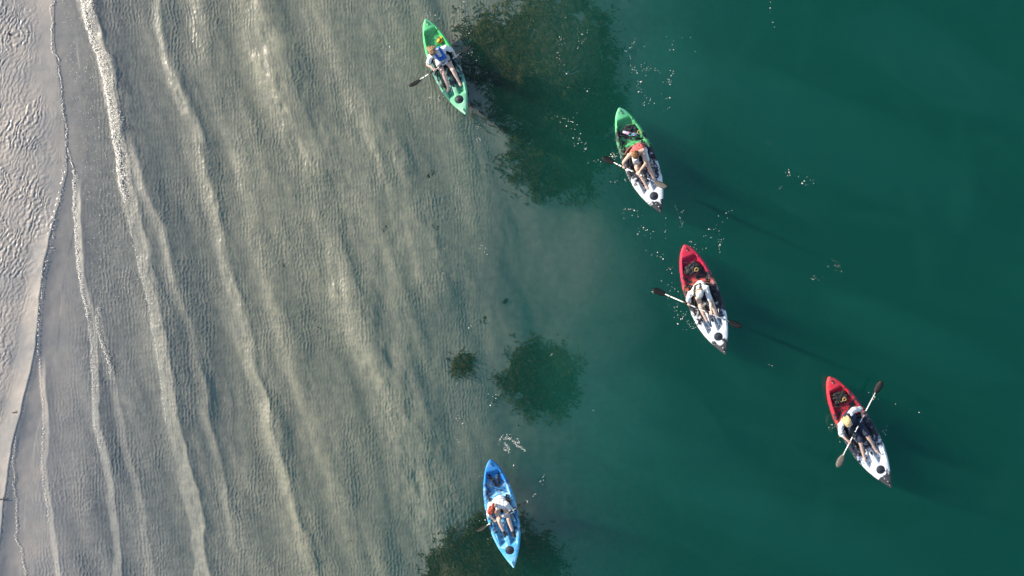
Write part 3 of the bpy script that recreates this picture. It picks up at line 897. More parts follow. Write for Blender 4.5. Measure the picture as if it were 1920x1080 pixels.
MINT = (.16, .60, .30); GREEN = (.05, .50, .13); WHITE_ = (.74, .77, .80); INK = (.012, .016, .026)
k_paint = [
    paint('green_camo', [(0, (.17, .66, .33)), (.10, (.10, .60, .20)), (.30, (.06, .55, .16)), (.36, (.10, .34, .26)), (.62, (.10, .30, .24)), (.76, (.16, .56, .30)), (1, (.20, .64, .34))], (.02, .05, .06), [(0, .0), (.3, .12), (.38, .62), (.66, .60), (.76, .15), (.86, .0)], None, 3.0, ((.42, .62, .52), [(0, .25), (.12, .1), (.3, .0), (.36, .8), (.62, .7), (.8, .35), (1, .6)])),
    paint('green_white', [(0, (.16, .58, .33)), (.10, (.09, .53, .20)), (.36, (.08, .44, .16)), (.42, (.55, .62, .66)), (.5, WHITE_), (1, WHITE_)], INK, [(0, .12), (.12, .18), (.2, .60), (.36, .52), (.44, .78), (.55, .66), (.68, .50), (.78, .10), (.86, .30), (.93, .85)], (.02, .024, .03), 8.0),
    paint('crimson_white', [(0, (.62, .03, .05)), (.12, (.60, .006, .06)), (.28, (.48, .008, .06)), (.36, (.66, .10, .05)), (.43, (.5, .5, .55)), (.48, WHITE_), (1, WHITE_)], INK, [(0, .0), (.16, .05), (.26, .62), (.38, .55), (.48, .78), (.56, .66), (.68, .46), (.78, .06), (.86, .3), (.93, .8)], (.05, .05, .06), 14.0),
    paint('red_white', [(0, (.66, .05, .06)), (.10, (.66, .012, .04)), (.28, (.55, .012, .035)), (.36, (.60, .06, .04)), (.42, (.35, .38, .46)), (.5, (.66, .72, .78)), (1, WHITE_)], (.014, .022, .042), [(0, .0), (.12, .08), (.2, .50), (.38, .58), (.5, .80), (.62, .66), (.72, .42), (.8, .08), (.87, .35), (.93, .85)], (.03, .033, .04), 23.0),
    paint('blue_camo', [(0, (.008, .23, .62)), (.16, (.006, .20, .58)), (.3, (.06, .32, .66)), (.42, (.12, .46, .72)), (.5, (.03, .30, .62)), (.7, (.13, .48, .74)), (.8, (.05, .40, .72)), (1, (.16, .52, .78))], (.008, .04, .16), [(0, .0), (.14, .05), (.22, .48), (.35, .44), (.5, .50), (.64, .46), (.78, .25), (.9, .10)], None, 31.0, ((.36, .64, .80), [(0, .15), (.14, .0), (.25, .75), (.5, .7), (.75, .8), (1, .5)])),
]
KY = [
    make_kayak((798.3, 37.5), (873.1, 215.0), .80, k_paint[0], 'mint green kayak with dark blotches beside the large seaweed bed', BLACK),
    make_kayak((1161, 203), (1238.5, 398.8), .92, k_paint[1], 'kayak with green stern and white front with black marks', BROWN),
    make_kayak((1283.3, 459.2), (1358.7, 663.4), .95, k_paint[2], 'crimson and white kayak in the middle of the group', BROWN),
    make_kayak((1553.8, 707), (1668.8, 912.7), .93, k_paint[3], 'red and white kayak farthest right', BLACK),
    make_kayak((919.4, 862), (963.2, 1062.8), .87, k_paint[4], 'blue kayak over the brown seaweed at the bottom', BROWN),
]
# enlarged views the joints were read from: origin px, scale
VIEW = [((740, 20), 5.145), ((1100, 190), 4.91), ((1210, 450), 4.91), ((1500, 695), 4.8), ((840, 850), 4.91)]
def J(i, zx, zy, z):
    """place read off the photograph at height z -> coordinates of kayak i"""
    (ox, oy), s = VIEW[i]
    p = at(ox + zx/s, oy + zy/s, z)
    root = KY[i][0]
    q = Matrix.Rotation(-KY[i][2], 3, 'Z') @ (p - Vector((root.location.x, root.location.y, 0)))
    return q

# ------------------------------------------------------------------ paddles
SHAFT_W = mat('white_shaft', (.78, .77, .74), .35, .08, 30)
BLADE_B = mat('black_blade', (.008, .008, .009), .55, .2, 16, spec=.25)
BLADE_G = mat('grey_blade', (.085, .078, .068), .5, .2, 16)
def make_paddle(i, tip0, tip1, label, blade_mats, twist=(.9, .9)):
    """tips: (zoom x, zoom y, height)"""
    a = J(i, *tip0); b = J(i, *tip1); d = (b-a); Lp = d.length; d.normalize()
    mid = (a+b)/2
    root = empty('paddle', (0, 0, 0)); kroot = KY[i][0]
    Rz = Matrix.Rotation(KY[i][2], 3, 'Z')
    base = Rz @ Vector((mid.x, mid.y, mid.z)) + Vector((kroot.location.x, kroot.location.y, 0))
    root.location = base; root.rotation_euler = (0, 0, KY[i][2])
    P = lambda s: d*s
    hl = Lp/2; bl = .44
    s0 = hl - bl*.82
    m_ = MB(); m_.tube([P(-s0), P(-s0*.3), P(s0*.3), P(s0)], .0165, 10); sh = m_.build('shaft', SHAFT_W, root)
    for sg in (-1, 1):
        g = MB(); g.tube([P(sg*.24), P(sg*.40)], .0185, 10); g.build('grip', BLACK, sh)
        r = MB(); r.tube([P(sg*(s0-.14)-.0), P(sg*(s0-.125))], [.03, .03], 12); r.build('drip_ring', BLACK, sh)
    g = MB(); g.tube([P(-.05), P(.05)], .0195, 10); g.build('ferrule', BLACK, sh)
    side0 = d.cross(Vector((0, 0, 1))).normalized(); up0 = side0.cross(d).normalized()
    for sg, bm_, tw in ((-1, blade_mats[0], twist[0]), (1, blade_mats[1], twist[1])):
        side = side0*math.cos(tw) + up0*math.sin(tw); nrm = d.cross(side).normalized()
        prof = [(0, .018, .016), (.12, .030, .014), (.25, .062, .010), (.42, .088, .007), (.62, .096, .005), (.82, .086, .004), (.94, .060, .004), (1.0, .026, .003)]
        rings = []
        for u, w, t in prof:
            c = d*sg*(hl - bl + bl*u) + nrm*(-.035*u*u)
            asy = .10*w*u
            ring = []
            for x, z in ((-1, .0), (-.55, .75), (-.12, .9), (0, 2.0 if u < .85 else 1.0), (.12, .9), (.55, .75), (1, .0), (.55, -.75), (0, -1.0), (-.55, -.75)):
                ring.append(c + side*(x*w + asy) + nrm*(z*t + .018*x*x*u))
            rings.append(ring)
        bb = MB(); bb.grid_rings(rings); bb.build('blade', bm_, root)
    tag(root, label, 'paddle', 'double-bladed paddles in use')
    return a, d, root

PD = [
    make_paddle(0, (140, 735, .62), (742, 343, .30), 'paddle across the mint green kayak, far blade dipping by the weed', (BLADE_B, BLADE_B), (.75, .9)),
    make_paddle(1, (145, 516, .12), (738, 792, .76), 'paddle with grey raised blade on the green and white kayak', (BLADE_B, BLADE_G), (.35, .3)),
    make_paddle(2, (70, 452, .20), (885, 800, .66), 'paddle held across the crimson and white kayak', (BLADE_B, BLADE_B), (.3, .45)),
    make_paddle(3, (333, 868, .44), (733, 92, .56), 'paddle crossing the red and white kayak at a steep slant', (BLADE_G, BLADE_B), (.3, .35)),
    make_paddle(4, (268, 716, .12), (722, 456, .74), 'paddle on the blue kayak, left blade under the surface', (BLADE_B, BLADE_B), (1.0, 1.5)),
]
def on_paddle(i, zx, zy):
    a, d, _ = PD[i]
    p = J(i, zx, zy, .4)
    s = (p-a).dot(d)/1.0
    q = a + d*s
    p = J(i, zx, zy, q.z); s = (Vector((p.x, p.y, q.z))-a).dot(d)
    return a + d*s

# ------------------------------------------------------------------ people
TMP = bpy.data.scenes.new('workbench')
def remeshed(name, mb, voxel, material, parent, smooth_it=3, wob=0.0, wscale=9.0, seed=0.0, flatten=None):
    me = bpy.data.meshes.new('tmp'); me.from_pydata([tuple(v) for v in mb.v], [], mb.f)
    o = bpy.data.objects.new('tmp', me); TMP.collection.objects.link(o)
    r = o.modifiers.new('r', 'REMESH'); r.mode = 'VOXEL'; r.voxel_size = voxel
    vl = TMP.view_layers[0]; vl.update(); dg = vl.depsgraph
    m2 = bpy.data.meshes.new_from_object(o.evaluated_get(dg))
    bpy.data.objects.remove(o); bpy.data.meshes.remove(me)
    nv = len(m2.vertices); co = np.empty(nv*3); m2.vertices.foreach_get('co', co); co = co.reshape(-1, 3)
    ed = np.empty(len(m2.edges)*2, np.int32); m2.edges.foreach_get('vertices', ed); ed = ed.reshape(-1, 2)
    deg = np.bincount(ed.reshape(-1), minlength=nv)[:, None].clip(1)
    for _ in range(smooth_it):
        acc = np.stack([np.bincount(ed[:, 0], co[ed[:, 1], c], nv) + np.bincount(ed[:, 1], co[ed[:, 0], c], nv) for c in range(3)], 1)
        co = .5*co + .5*acc/deg
    m2.vertices.foreach_set('co', co.reshape(-1).astype(np.float32)); m2.update()
    if wob:
        nr = np.empty(nv*3, np.float32); m2.vertices.foreach_get('normal', nr); nr = nr.reshape(-1, 3)
        amt = np.array([mnoise.noise(Vector(c)) + .5*mnoise.noise(Vector(c)*2.3) for c in co*wscale + np.array([seed, seed, 0])])
        co = co + nr*(wob*amt)[:, None]
        m2.vertices.foreach_set('co', co.reshape(-1).astype(np.float32)); m2.update()
    m2.name = name
    m2.polygons.foreach_set('use_smooth', [True]*len(m2.polygons))
    m2.materials.clear(); m2.materials.append(material)
    ob = bpy.data.objects.new(name, m2); C.objects.link(ob); ob.parent = parent
    return ob

SKIN = [mat('skin_fair', (.70, .49, .39), .5, .08, 14, sss=.1), mat('skin_light', (.64, .42, .32), .5, .08, 14, sss=.1)]
CLOTH_W = mat('white_cloth', (.80, .80, .79), .85, .05, 18, .35, 260)
CLOTH_P = mat('coral_cloth', (.62, .13, .13), .85, .12, 18, .35, 260)
CLOTH_N = mat('navy_cloth', (.018, .028, .060), .8, .2, 18, .35, 260)
CLOTH_B = mat('blue_vest', (.02, .12, .50), .7, .15, 30, .3, 220)
CLOTH_K = mat('charcoal_vest', (.05, .052, .05), .8, .2, 30, .3, 220)
EYE = mat('eye', (.03, .025, .02), .15, .2, 50)
LIP = mat('lip', (.45, .16, .14), .45, .1, 40)
SHOE = mat('dark_shoe', (.03, .032, .04), .7, .2, 40, .3, 150)
SHOE_B = mat('blue_grey_shoe', (.10, .17, .26), .7, .2, 40, .3, 150)
HAIR = {'blond_brown': mat('hair_blond_brown', (.30, .18, .10), .5, .4, 55, .9, 120), 'auburn': mat('hair_auburn', (.22, .10, .03), .45, .45, 55, .9, 120),
        'blond': mat('hair_blond', (.58, .42, .22), .5, .35, 55, .9, 120), 'red': mat('hair_red', (.33, .045, .02), .45, .4, 55, .9, 120)}

def make_person(i, label, sp):
    """sp: joints (kayak coordinates), a = image left side, b = image right side"""
    root = empty('person', KY[i][0].location, KY[i][2])
    tag(root, label, 'person', 'paddlers in the kayaks')
    V = Vector
    pel, neck, head = sp['pelvis'], sp['neck'], sp['head']
    sa, sb = sp['sh_a'], sp['sh_b']
    mid_sh = (sa+sb)/2
    across = (sb-sa).normalized()
    spine = (mid_sh-pel).normalized()
    waist = pel.lerp(mid_sh, .38) + V((0, -.02, .0)); chest = pel.lerp(mid_sh, .72)
    ha, hb = sp['hip_a'], sp['hip_b']
    skin = sp['skin']
    body = MB()
    # trunk
    body.capsule(ha, .105, hb, .105); body.capsule(pel, .125, waist, .115)
    body.capsule(waist - across*.05, .105, waist + across*.05, .105)
    body.capsule(chest - across*.085, .105, chest + across*.085, .105)
    body.capsule(waist, .115, chest, .12)
    body.capsule(sa, .062, sb, .062); body.capsule(chest, .10, mid_sh, .085)
    body.capsule(mid_sh, .058, neck, .052); body.capsule(neck, .05, neck.lerp(head, .6), .05)
    # head
    f = sp['look'].normalized(); up = (sp.get('up') or V((0, 0, 1))); rgt = f.cross(up).normalized(); up = rgt.cross(f).normalized()
    def hp(x, y, z): return head + rgt*x + f*y + up*z
    for x in (-.012, .012): body.capsule(hp(x, -.032, .02), .080, hp(x, .028, .024), .080)
    body.capsule(hp(0, .028, .0), .072, hp(0, .052, -.058), .044)
    body.capsule(hp(-.022, .05, -.07), .034, hp(.022, .05, -.07), .034)
    body.capsule(hp(0, .098, .012), .010, hp(0, .112, -.022), .015)
    for x in (-1, 1):
        body.capsule(hp(x*.088, -.005, .018), .014, hp(x*.084, .0, -.022), .012)
        body.capsule(hp(x*.038, .096, .022), .012, hp(x*.012, .100, .024), .010)
    grips = {}
    for k, sh in (('a', sa), ('b', sb)):
        el = sp['el_'+k]; g = sp['hand_'+k]; dsh = PD[i][1]
        back = (el-g).normalized(); o = back - dsh*back.dot(dsh); o = (o.normalized() + V((0, 0, .9))); o = (o - dsh*o.dot(dsh)).normalized()
        q = dsh.cross(o).normalized()
        if q.y < 0: q = -q
        wr = g + o*.040 + back*.062
        body.chain([sh, sh.lerp(el, .5), el], [.055, .050, .041]); body.chain([el, el.lerp(wr, .35), wr], [.041, .043, .027])
        for t in (-1.5, -.5, .5, 1.5):
            bp = g + dsh*t*.020 + o*.033
            body.capsule(wr, .022, bp, .013, 10)
            n = 4; rr = .029; end = (3.3, 3.7, 3.8, 3.4)[int(t+1.5)]
            pts = [g + dsh*t*.020*1.02 + (o*math.cos(.2 + end*u/n) + q*math.sin(.2 + end*u/n))*rr for u in range(n+1)]
            body.chain([bp] + pts, [.0115] + [.0100, .0098, .0092, .0088, .0078], 8)
        ts = -1 if dsh.dot(V((0, 0, 0)) + (head-g)) < 0 else 1
        tb = wr.lerp(g, .45) + dsh*ts*.028
        pts = [tb, g + dsh*ts*.044 + (o*math.cos(-.55) + q*math.sin(-.55))*.031, g + dsh*ts*.046 + (o*math.cos(-1.4) + q*math.sin(-1.4))*.029, g + dsh*ts*.040 + (o*math.cos(-2.1) + q*math.sin(-2.1))*.028]
        body.chain(pts, [.016, .0125, .011, .009], 8)
        grips[k] = wr
    for k, hip in (('a', ha), ('b', hb)):
        kn = sp['kn_'+k]; an = sp['an_'+k]; to = sp['toe_'+k]
        body.chain([hip, hip.lerp(kn, .5), kn], [.092, .080, .058])
        body.chain([kn, kn.lerp(an, .32), kn.lerp(an, .75), an], [.056, .057, .042, .037])
        heel = an + (an-kn).normalized()*.045
        body.chain([an, heel], [.036, .034]); body.chain([heel, heel.lerp(to, .6), to], [.036, .038, .026])
        sd = (to-heel).cross(kn-an)
        if sd.length > 1e-4:
            sd.normalize(); body.capsule(to - sd*.022, .020, to + sd*.022, .018)
    b_ = remeshed('body', body, .0065, skin, root, 4)
    for x in (-1, 1):
        e = MB(); e.capsule(hp(x*.031, .094, .006), .011, hp(x*.027, .095, .006), .011, 10); e.build('eye', EYE, root)
    e = MB(); e.capsule(hp(-.020, .090, -.055), .0075, hp(.020, .090, -.055), .0075, 8); e.build('mouth', LIP, root)
    # shirt
    def trunk_shell(mb, r, upto=1.0, low=0.0):
        mb.capsule(pel.lerp(waist, low), .128+r, waist, .118+r)
        mb.capsule(waist - across*.05, .110+r, waist + across*.05, .110+r)
        mb.capsule(chest - across*.087, .108+r, chest + across*.087, .108+r); mb.capsule(waist, .118+r, chest, .122+r)
        if upto >= 1: mb.capsule(sa, .064+r, sb, .064+r)
        mb.capsule(chest, .102+r, mid_sh, .078+r)
    s_ = MB(); trunk_shell(s_, .014, 0.0 if sp.get('tank') else 1.0, sp.get('low', .25))
    for k, sh in (('a', sa), ('b', sb)):
        el = sp['el_'+k]; sl = sp['sleeve']
        if sl <= 0: continue
        e1 = sh.lerp(el, min(1, sl))
        s_.capsule(sh, .072, e1, .062)
        if sl > 1: s_.capsule(el, .060, el.lerp(grips[k], sl-1), .052)
    remeshed('shirt', s_, .009, sp['shirt'], root, 3, .015, 15, i*3.0)
    # shorts
    if sp.get('shorts'):
        q_ = MB(); q_.capsule(ha, .118, hb, .118); q_.capsule(pel, .137, pel.lerp(waist, .35), .132)
        for k, hip in (('a', ha), ('b', hb)):
            q_.capsule(hip, .106, hip.lerp(sp['kn_'+k], sp['short_len']), .088)
        remeshed('shorts', q_, .010, sp['shorts'], root, 3, .008, 12, i*5.0)
    # life vest / straps
    if sp.get('vest') == 'full':
        v_ = MB(); trunk_shell(v_, .040, 0, .5)
        for s in (-1, 1): v_.capsule(chest + across*s*.085, .085, mid_sh + across*s*.085 + spine*.03, .058)
        vo = remeshed('life_vest', v_, .011, sp['vest_mat'], root, 3, .006, 14, i)
    elif sp.get('vest') == 'straps':
        fwd = across.cross(spine)
        if fwd.y < 0: fwd = -fwd
        v_ = MB()
        for s in (-1, 1):
            pts = [chest - fwd*.13 + across*s*.075, mid_sh - fwd*.075 + across*s*.085 + spine*.045, mid_sh + across*s*.088 + spine*.095, mid_sh + fwd*.085 + across*s*.088 + spine*.04, chest + fwd*.145 + across*s*.085, waist + fwd*.15 + across*s*.075]
            v_.chain(pts, [.030, .034, .036, .036, .042, .042])
        v_.chain([chest + fwd*.15 - across*.08, chest + fwd*.16, chest + fwd*.15 + across*.08], [.034, .034, .034])
        v_.chain([waist + fwd*.15 - across*.08, waist + fwd*.155, waist + fwd*.15 + across*.08], [.040, .040, .040])
        v_.chain([chest - fwd*.135 - across*.08, chest - fwd*.14, chest - fwd*.135 + across*.08], [.034, .036, .034])
        remeshed('life_vest', v_, .009, sp['vest_mat'], root, 3, .004, 16, i)
    # hair or cap
    h_ = MB()
    for x in (-.014, .014): h_.capsule(hp(x, -.040, .034), .086, hp(x, .012, .044), .083)
    h_.capsule(hp(-.04, -.055, -.02), .060, hp(.04, -.055, -.02), .060)
    st = sp.get('hairdo')
    if st == 'loose':
        for q in range(9):
            x = -.08 + .02*q
            h_.chain([hp(x, -.06 - .02*math.cos(x*14), .02), hp(x*1.15, -.10, -.05), hp(x*1.25 + random.uniform(-.015, .015), -.095 - random.uniform(0, .05), -.13)], [.030, .026, .014])
    elif st == 'bun':
        h_.capsule(hp(-.01, -.115, .045), .042, hp(.012, -.125, .05), .040); h_.capsule(hp(0, -.07, .04), .05, hp(0, -.11, .045), .035)
    elif st == 'pony':
        h_.chain([hp(0, -.10, .05), hp(.012, -.15, .02), hp(.02, -.165, -.06), hp(.01, -.15, -.15)], [.038, .036, .032, .014])
    remeshed('hair', h_, .0075, HAIR[sp['hair']], root, 2, .010, 38, i*2.0)
    if sp.get('cap'):
        c_ = MB()
        for x in (-.014, .014): c_.capsule(hp(x, -.036, .046), .090, hp(x, .016, .052), .088)
        cap = remeshed('cap', c_, .008, sp['cap'], root, 2)
        p_ = MB()
        rings = []
        for u in range(7):
            yy = .085 + .085*u/6; ww = .082*math.sqrt(max(.02, 1-(u/6.3)**2.2))
            rings.append([hp(-ww, yy, .050 - .004*u), hp(-ww*.5, yy, .060 - .004*u), hp(0, yy+.006, .064 - .004*u), hp(ww*.5, yy, .060 - .004*u), hp(ww, yy, .050 - .004*u), hp(ww*.5, yy, .054 - .004*u), hp(0, yy+.006, .058 - .004*u), hp(-ww*.5, yy, .054 - .004*u)])
        p_.grid_rings(rings); p_.build('cap_peak', sp['cap'], cap)
    # shoes
    if sp.get('shoes'):
        for k in 'ab':
            kn = sp['kn_'+k]; an = sp['an_'+k]; to = sp['toe_'+k]
            heel = an + (an-kn).normalized()*.05
            z_ = MB(); z_.chain([an + (kn-an).normalized()*.02, heel], [.044, .044]); z_.chain([heel, heel.lerp(to, .6), to], [.045, .047, .036])
            remeshed('shoe', z_, .008, sp['shoes'], root, 3)
    return root

def fit(p, target_from, length):
    """keep a joint at a true limb length from its parent, in the same direction"""
    d = (p - target_from)
    return target_from + d.normalized()*length if d.length > length else p

def joints(i, d):
    out = {}
    for k, v in d.items(): out[k] = J(i, *v)
    return out

def person(i, label, jd, hands, **kw):
    sp = joints(i, jd)
    sp['hand_a'] = on_paddle(i, *hands[0]); sp['hand_b'] = on_paddle(i, *hands[1])
    look = kw.pop('look'); R3 = Matrix.Rotation(-KY[i][2], 3, 'Z')
    sp['look'] = R3 @ Vector(look)          # given in world directions
    sp['up'] = Vector((0, 0, 1)) if abs(look[2]) < .9 else Vector((0, 1, 0))
    sp.update(kw)
    return make_person(i, label, sp)

person(0, 'paddler in white shirt with blue vest straps in the mint green kayak',
       dict(pelvis=(452, 440, .27), hip_a=(412, 478, .245), hip_b=(492, 452, .245), neck=(398, 392, .70), sh_a=(345, 442, .63), sh_b=(492, 356, .63), head=(362, 396, .83),
            el_a=(318, 522, .46), el_b=(560, 385, .44), kn_a=(470, 610, .38), kn_b=(562, 572, .38), an_a=(516, 735, .23), an_b=(618, 682, .23), toe_a=(508, 782, .21), toe_b=(638, 722, .21)),
       ((383, 572), (588, 440)), look=(.25, -.85, -.40), skin=SKIN[0], shirt=CLOTH_W, sleeve=.75, shorts=CLOTH_W, short_len=.38, vest='straps', vest_mat=CLOTH_B, hair='blond_brown', hairdo='loose')
person(1, 'auburn haired paddler in coral top bending forward in the green and white kayak',
       dict(pelvis=(486, 424, .27), hip_a=(442, 462, .245), hip_b=(520, 452, .245), neck=(458, 470, .66), sh_a=(392, 496, .60), sh_b=(520, 452, .60), head=(448, 492, .76),
            el_a=(338, 562, .46), el_b=(545, 572, .47), kn_a=(462, 622, .39), kn_b=(568, 596, .39), an_a=(546, 770, .23), an_b=(622, 712, .23), toe_a=(566, 806, .21), toe_b=(642, 748, .21)),
       ((350, 594), (480, 660)), look=(.12, -.80, -.60), skin=SKIN[1], shirt=CLOTH_P, sleeve=0, tank=True, shorts=CLOTH_W, short_len=.62, hair='auburn', hairdo='bun')
person(2, 'paddler in white shirt and pale cap in the crimson and white kayak',
       dict(pelvis=(510, 418, .27), hip_a=(468, 455, .245), hip_b=(548, 445, .245), neck=(492, 462, .67), sh_a=(415, 492, .60), sh_b=(560, 440, .60), head=(496, 488, .78),
            el_a=(388, 560, .46), el_b=(600, 575, .46), kn_a=(510, 625, .39), kn_b=(622, 600, .39), an_a=(572, 755, .23), an_b=(664, 725, .23), toe_a=(594, 788, .21), toe_b=(684, 764, .21)),
       ((396, 600), (600, 684)), look=(.10, -.80, -.55), skin=SKIN[0], shirt=CLOTH_W, sleeve=.8, shorts=CLOTH_K, short_len=.35, vest='straps', vest_mat=CLOTH_K, hair='blond_brown', cap=mat('cap_cream', (.70, .66, .58), .85, .1, 30, .3, 240), shoes=SHOE_B)
person(3, 'blond paddler in white shirt and navy vest in the red and white kayak',
       dict(pelvis=(462, 428, .27), hip_a=(438, 482, .245), hip_b=(512, 446, .245), neck=(424, 440, .70), sh_a=(368, 490, .62), sh_b=(482, 352, .62), head=(430, 470, .83),
            el_a=(368, 572, .45), el_b=(545, 342, .47), kn_a=(535, 620, .39), kn_b=(596, 566, .39), an_a=(572, 762, .23), an_b=(672, 700, .23), toe_a=(588, 806, .21), toe_b=(702, 738, .21)),
       ((448, 645), (560, 400)), look=(.45, -.70, -.45), skin=SKIN[1], shirt=CLOTH_W, sleeve=1.15, shorts=CLOTH_N, short_len=1.0, vest='full', vest_mat=CLOTH_N, hair='blond', hairdo='loose')
person(4, 'red haired paddler in loose white shirt in the blue kayak',
       dict(pelvis=(484, 430, .27), hip_a=(446, 476, .245), hip_b=(524, 470, .245), neck=(434, 478, .66), sh_a=(392, 470, .60), sh_b=(540, 470, .60), head=(398, 526, .75),
            el_a=(374, 560, .44), el_b=(590, 530, .45), kn_a=(470, 622, .38), kn_b=(556, 602, .38), an_a=(512, 722, .23), an_b=(596, 722, .23), toe_a=(524, 768, .21), toe_b=(612, 764, .21)),
       ((436, 622), (512, 578)), look=(-.35, -.75, -.55), skin=SKIN[0], shirt=CLOTH_W, sleeve=1.25, shorts=CLOTH_W, short_len=.3, hair='red', hairdo='pony', shoes=SHOE)

bpy.context.view_layer.update()
# ------------------------------------------------------------------ things carried in the kayaks
def kayak_thing(i, name, zx, zy, z, label, cat, rz=0.0, group=None):
    p = J(i, zx, zy, z); r = KY[i][0]
    w = Matrix.Rotation(KY[i][2], 3, 'Z') @ p + Vector((r.location.x, r.location.y, 0))
    o = empty(name, w, KY[i][2] + rz)
    tag(o, label, cat, group)
    return o

def bag(i, zx, zy, size, material, label, rz=0.0, name='dry_bag', strap=STRAP):
    r = kayak_thing(i, name, zx, zy, .125, label, 'bag', rz)
    sx, sy, sz = size
    mb = MB()
    mb.capsule((-sx*.28, 0, sz*.5), sz*.5, (sx*.28, 0, sz*.5), sz*.5)
    mb.capsule((-sx*.25, -sy*.28, sz*.42), sz*.42, (sx*.25, -sy*.25, sz*.42), sz*.42); mb.capsule((-sx*.25, sy*.28, sz*.42), sz*.42, (sx*.2, sy*.25, sz*.42), sz*.42)
    remeshed('bag_body', mb, .012, material, r, 3, .016, 9, i*7.0)
    s = MB(); s.tube([(-sx*.3, -sy*.4, sz*.6), (-sx*.1, -sy*.2, sz*1.08), (sx*.1, sy*.2, sz*1.08), (sx*.3, sy*.4, sz*.6)], .013, 6, .4); s.build('bag_strap', strap, r)
    b = MB(); b.tube([(sx*.42, -sy*.22, sz*.55), (sx*.46, 0, sz*.6), (sx*.42, sy*.22, sz*.55)], [.016, .022, .016], 8); b.build('rolled_closure', material, r)
    return r
YEL = mat('yellow_nylon', (.62, .34, .02), .5, .25, 14, .3, 120)
DRK = mat('black_mesh_fabric', (.014, .014, .016), .7, .4, 14, .5, 120)
DRK2 = mat('dark_teal_fabric', (.012, .026, .032), .7, .5, 12, .5, 120)
bag(0, 440, 288, (.20, .13, .11), YEL, 'small yellow dry bag behind the paddler in the mint green kayak', .3)
bag(1, 400, 262, (.46, .30, .12), DRK2, 'dark bag under the sandals in the green and white kayak', -.2)
bag(2, 432, 262, (.54, .36, .15), DRK, 'black mesh bag in the stern of the crimson and white kayak', .2)
bag(3, 352, 240, (.56, .42, .13), DRK, 'black gear bag under cords in the red and white kayak', -.3)
YB = mat('tan_cord', (.42, .30, .12), .7, .3, 30)
for (i, zx, zy, lb) in ((1, 482, 285, 'coil of tan cord beside the sandals in the green and white kayak'), (2, 468, 272, 'coil of pale cord on the black mesh bag'), (3, 395, 255, 'tan cord draped over the black gear bag')):
    r = kayak_thing(i, 'rope_coil', zx, zy, .25, lb, 'rope')
    mb = MB()
    mb.tube([Vector((math.cos(q*.55)*(.05+.012*math.sin(q*1.3)), math.sin(q*.55)*(.045+.014*math.cos(q*.9)), .02 + .0016*q)) for q in range(36)], .0065, 6)
    mb.build('coil', YB, r)
    m2 = MB(); m2.tube([Vector((.05, 0, .03)), Vector((.10, .05, .01)), Vector((.13, -.02, .0)), Vector((.18, .03, -.01))], .006, 6); m2.build('loose_end', YB, r)
def sandal(zx, zy, rz, sole, band, label):
    r = kayak_thing(1, 'sandal', zx, zy, .265, label, 'sandal', rz, 'sandals on the dark bag')
    out = [(0, -.125), (.032, -.115), (.040, -.07), (.033, -.01), (.042, .055), (.036, .105), (.012, .13), (-.018, .128), (-.038, .10), (-.043, .055), (-.034, -.01), (-.038, -.07), (-.03, -.115)]
    mb = MB(); mb.grid_rings([[Vector((x*.95, y*.97, 0)) for x, y in out], [Vector((x, y, .006)) for x, y in out], [Vector((x, y, .020)) for x, y in out], [Vector((x*.92, y*.96, .025)) for x, y in out]])
    mb.build('sole', sole, r)
    for s in (-1, 1):
        b = MB(); b.tube([(0, .075, .024), (s*.022, .045, .045), (s*.040, .0, .022)], [.006, .009, .008], 6, .5); b.build('toe_strap', band, r)
PNK = mat('pink_foam', (.62, .22, .42), .6, .15, 20); TUR = mat('turquoise_foam', (.08, .42, .48), .6, .15, 20); LIL = mat('lilac_foam', (.55, .52, .66), .6, .15, 20)
sandal(372, 292, .9, LIL, PNK, 'lilac sandal with pink strap on the dark bag')
sandal(425, 305, 1.2, TUR, PNK, 'turquoise sandal beside the lilac one on the dark bag')
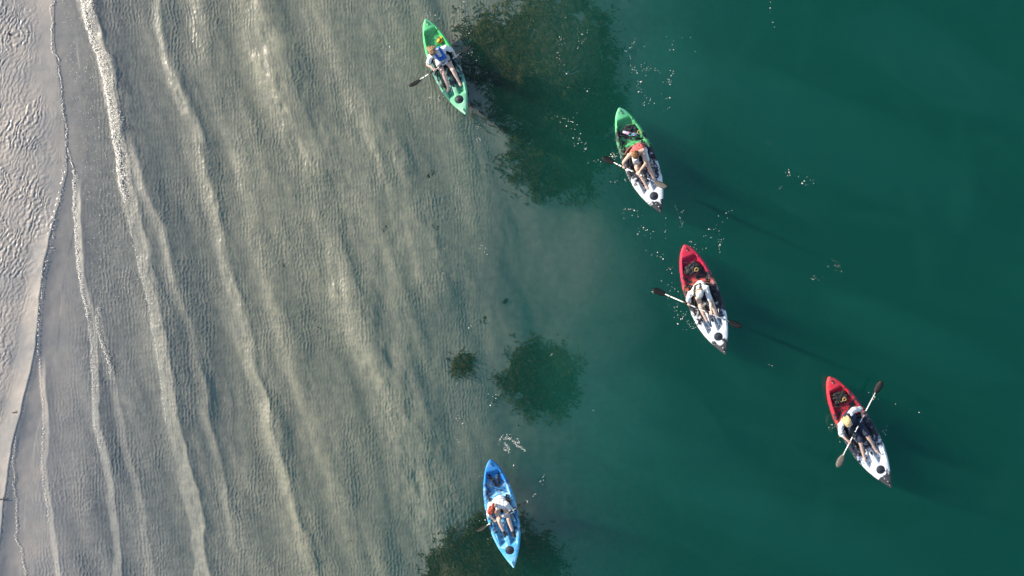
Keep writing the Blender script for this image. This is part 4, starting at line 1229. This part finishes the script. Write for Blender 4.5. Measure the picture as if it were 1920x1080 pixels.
# dark V-shaped recess in the stern of the blue kayak, modelled as two straps
for zx, rz, lb in ((412, .35, 'black strap standing in for the dark recess in the stern of the blue kayak, left one'), (465, -.25, 'black strap standing in for the dark recess in the stern of the blue kayak, right one')):
    r = kayak_thing(4, 'recess_strap', zx, 245, .115, lb, 'strap', rz, 'straps standing in for the dark recess of the blue kayak')
    mb = MB(); mb.tube([(0, -.22, .02), (.02, -.1, .05), (-.01, .05, .045), (.015, .2, .02)], [.03, .034, .034, .026], 8, .35); mb.build('webbing', STRAP, r)
    mb = MB(); mb.box((0, -.02, .068), (.085, .06, .024)); mb.build('buckle', BLACK, r)

# ------------------------------------------------------------------ small things on the beach
DRIFT = mat('dark_driftwood', (.05, .042, .036), .8, .3, 60, .6, 120)
SHELL = mat('pale_shell', (.66, .62, .56), .5, .15, 60)
def stick(px, py, L, rz, r, label):
    p = at(px, py); z = sand_z(p.x, p.y)
    o = empty('dark_stick', (p.x, p.y, z), rz)
    mb = MB(); mb.tube([(-L/2, 0, r*.6), (-L*.2, .015, r*1.1), (L*.1, -.01, r*1.0), (L/2, .012, r*.5)], [r*.5, r, r*.9, r*.35], 8); mb.build('stem', DRIFT, o)
    mb = MB(); mb.tube([(L*.02, 0, r), (L*.12, .05, r*1.6), (L*.2, .07, r*.9)], [r*.5, r*.4, r*.2], 6); mb.build('twig', DRIFT, o)
    tag(o, label, 'driftwood')
stick(31, 773, .20, .1, .012, 'small dark stick standing in for a groove across the smooth sand strip')  # dark lines of two small sand grooves, modelled as sticks here and next
stick(8, 935, .26, .05, .014, 'dark stick standing in for a sand channel at the left edge near the crooked foam thread')
stick(20, 65, .09, 1.6, .016, 'short dark stub of driftwood on the rippled sand at top left')
for px, py, lb in ((53, 60, 'white shell on the grey sand right of the driftwood stub'), (15, 94, 'white shell on the rippled sand below the driftwood stub')):
    p = at(px, py); z = sand_z(p.x, p.y)
    mb = MB(); n = 11
    rings = [[Vector((math.cos(math.pi*2*j/n)*r_*(1+.08*(j % 2)), math.sin(math.pi*2*j/n)*r_*.8, zz)) for j in range(n)] for r_, zz in ((.026, 0), (.024, .008), (.016, .015), (.005, .018))]
    mb.grid_rings(rings); o = mb.build('sea_shell', SHELL); o.location = (p.x, p.y, z)
    tag(o, lb, 'shell')

bpy.data.scenes.remove(TMP)
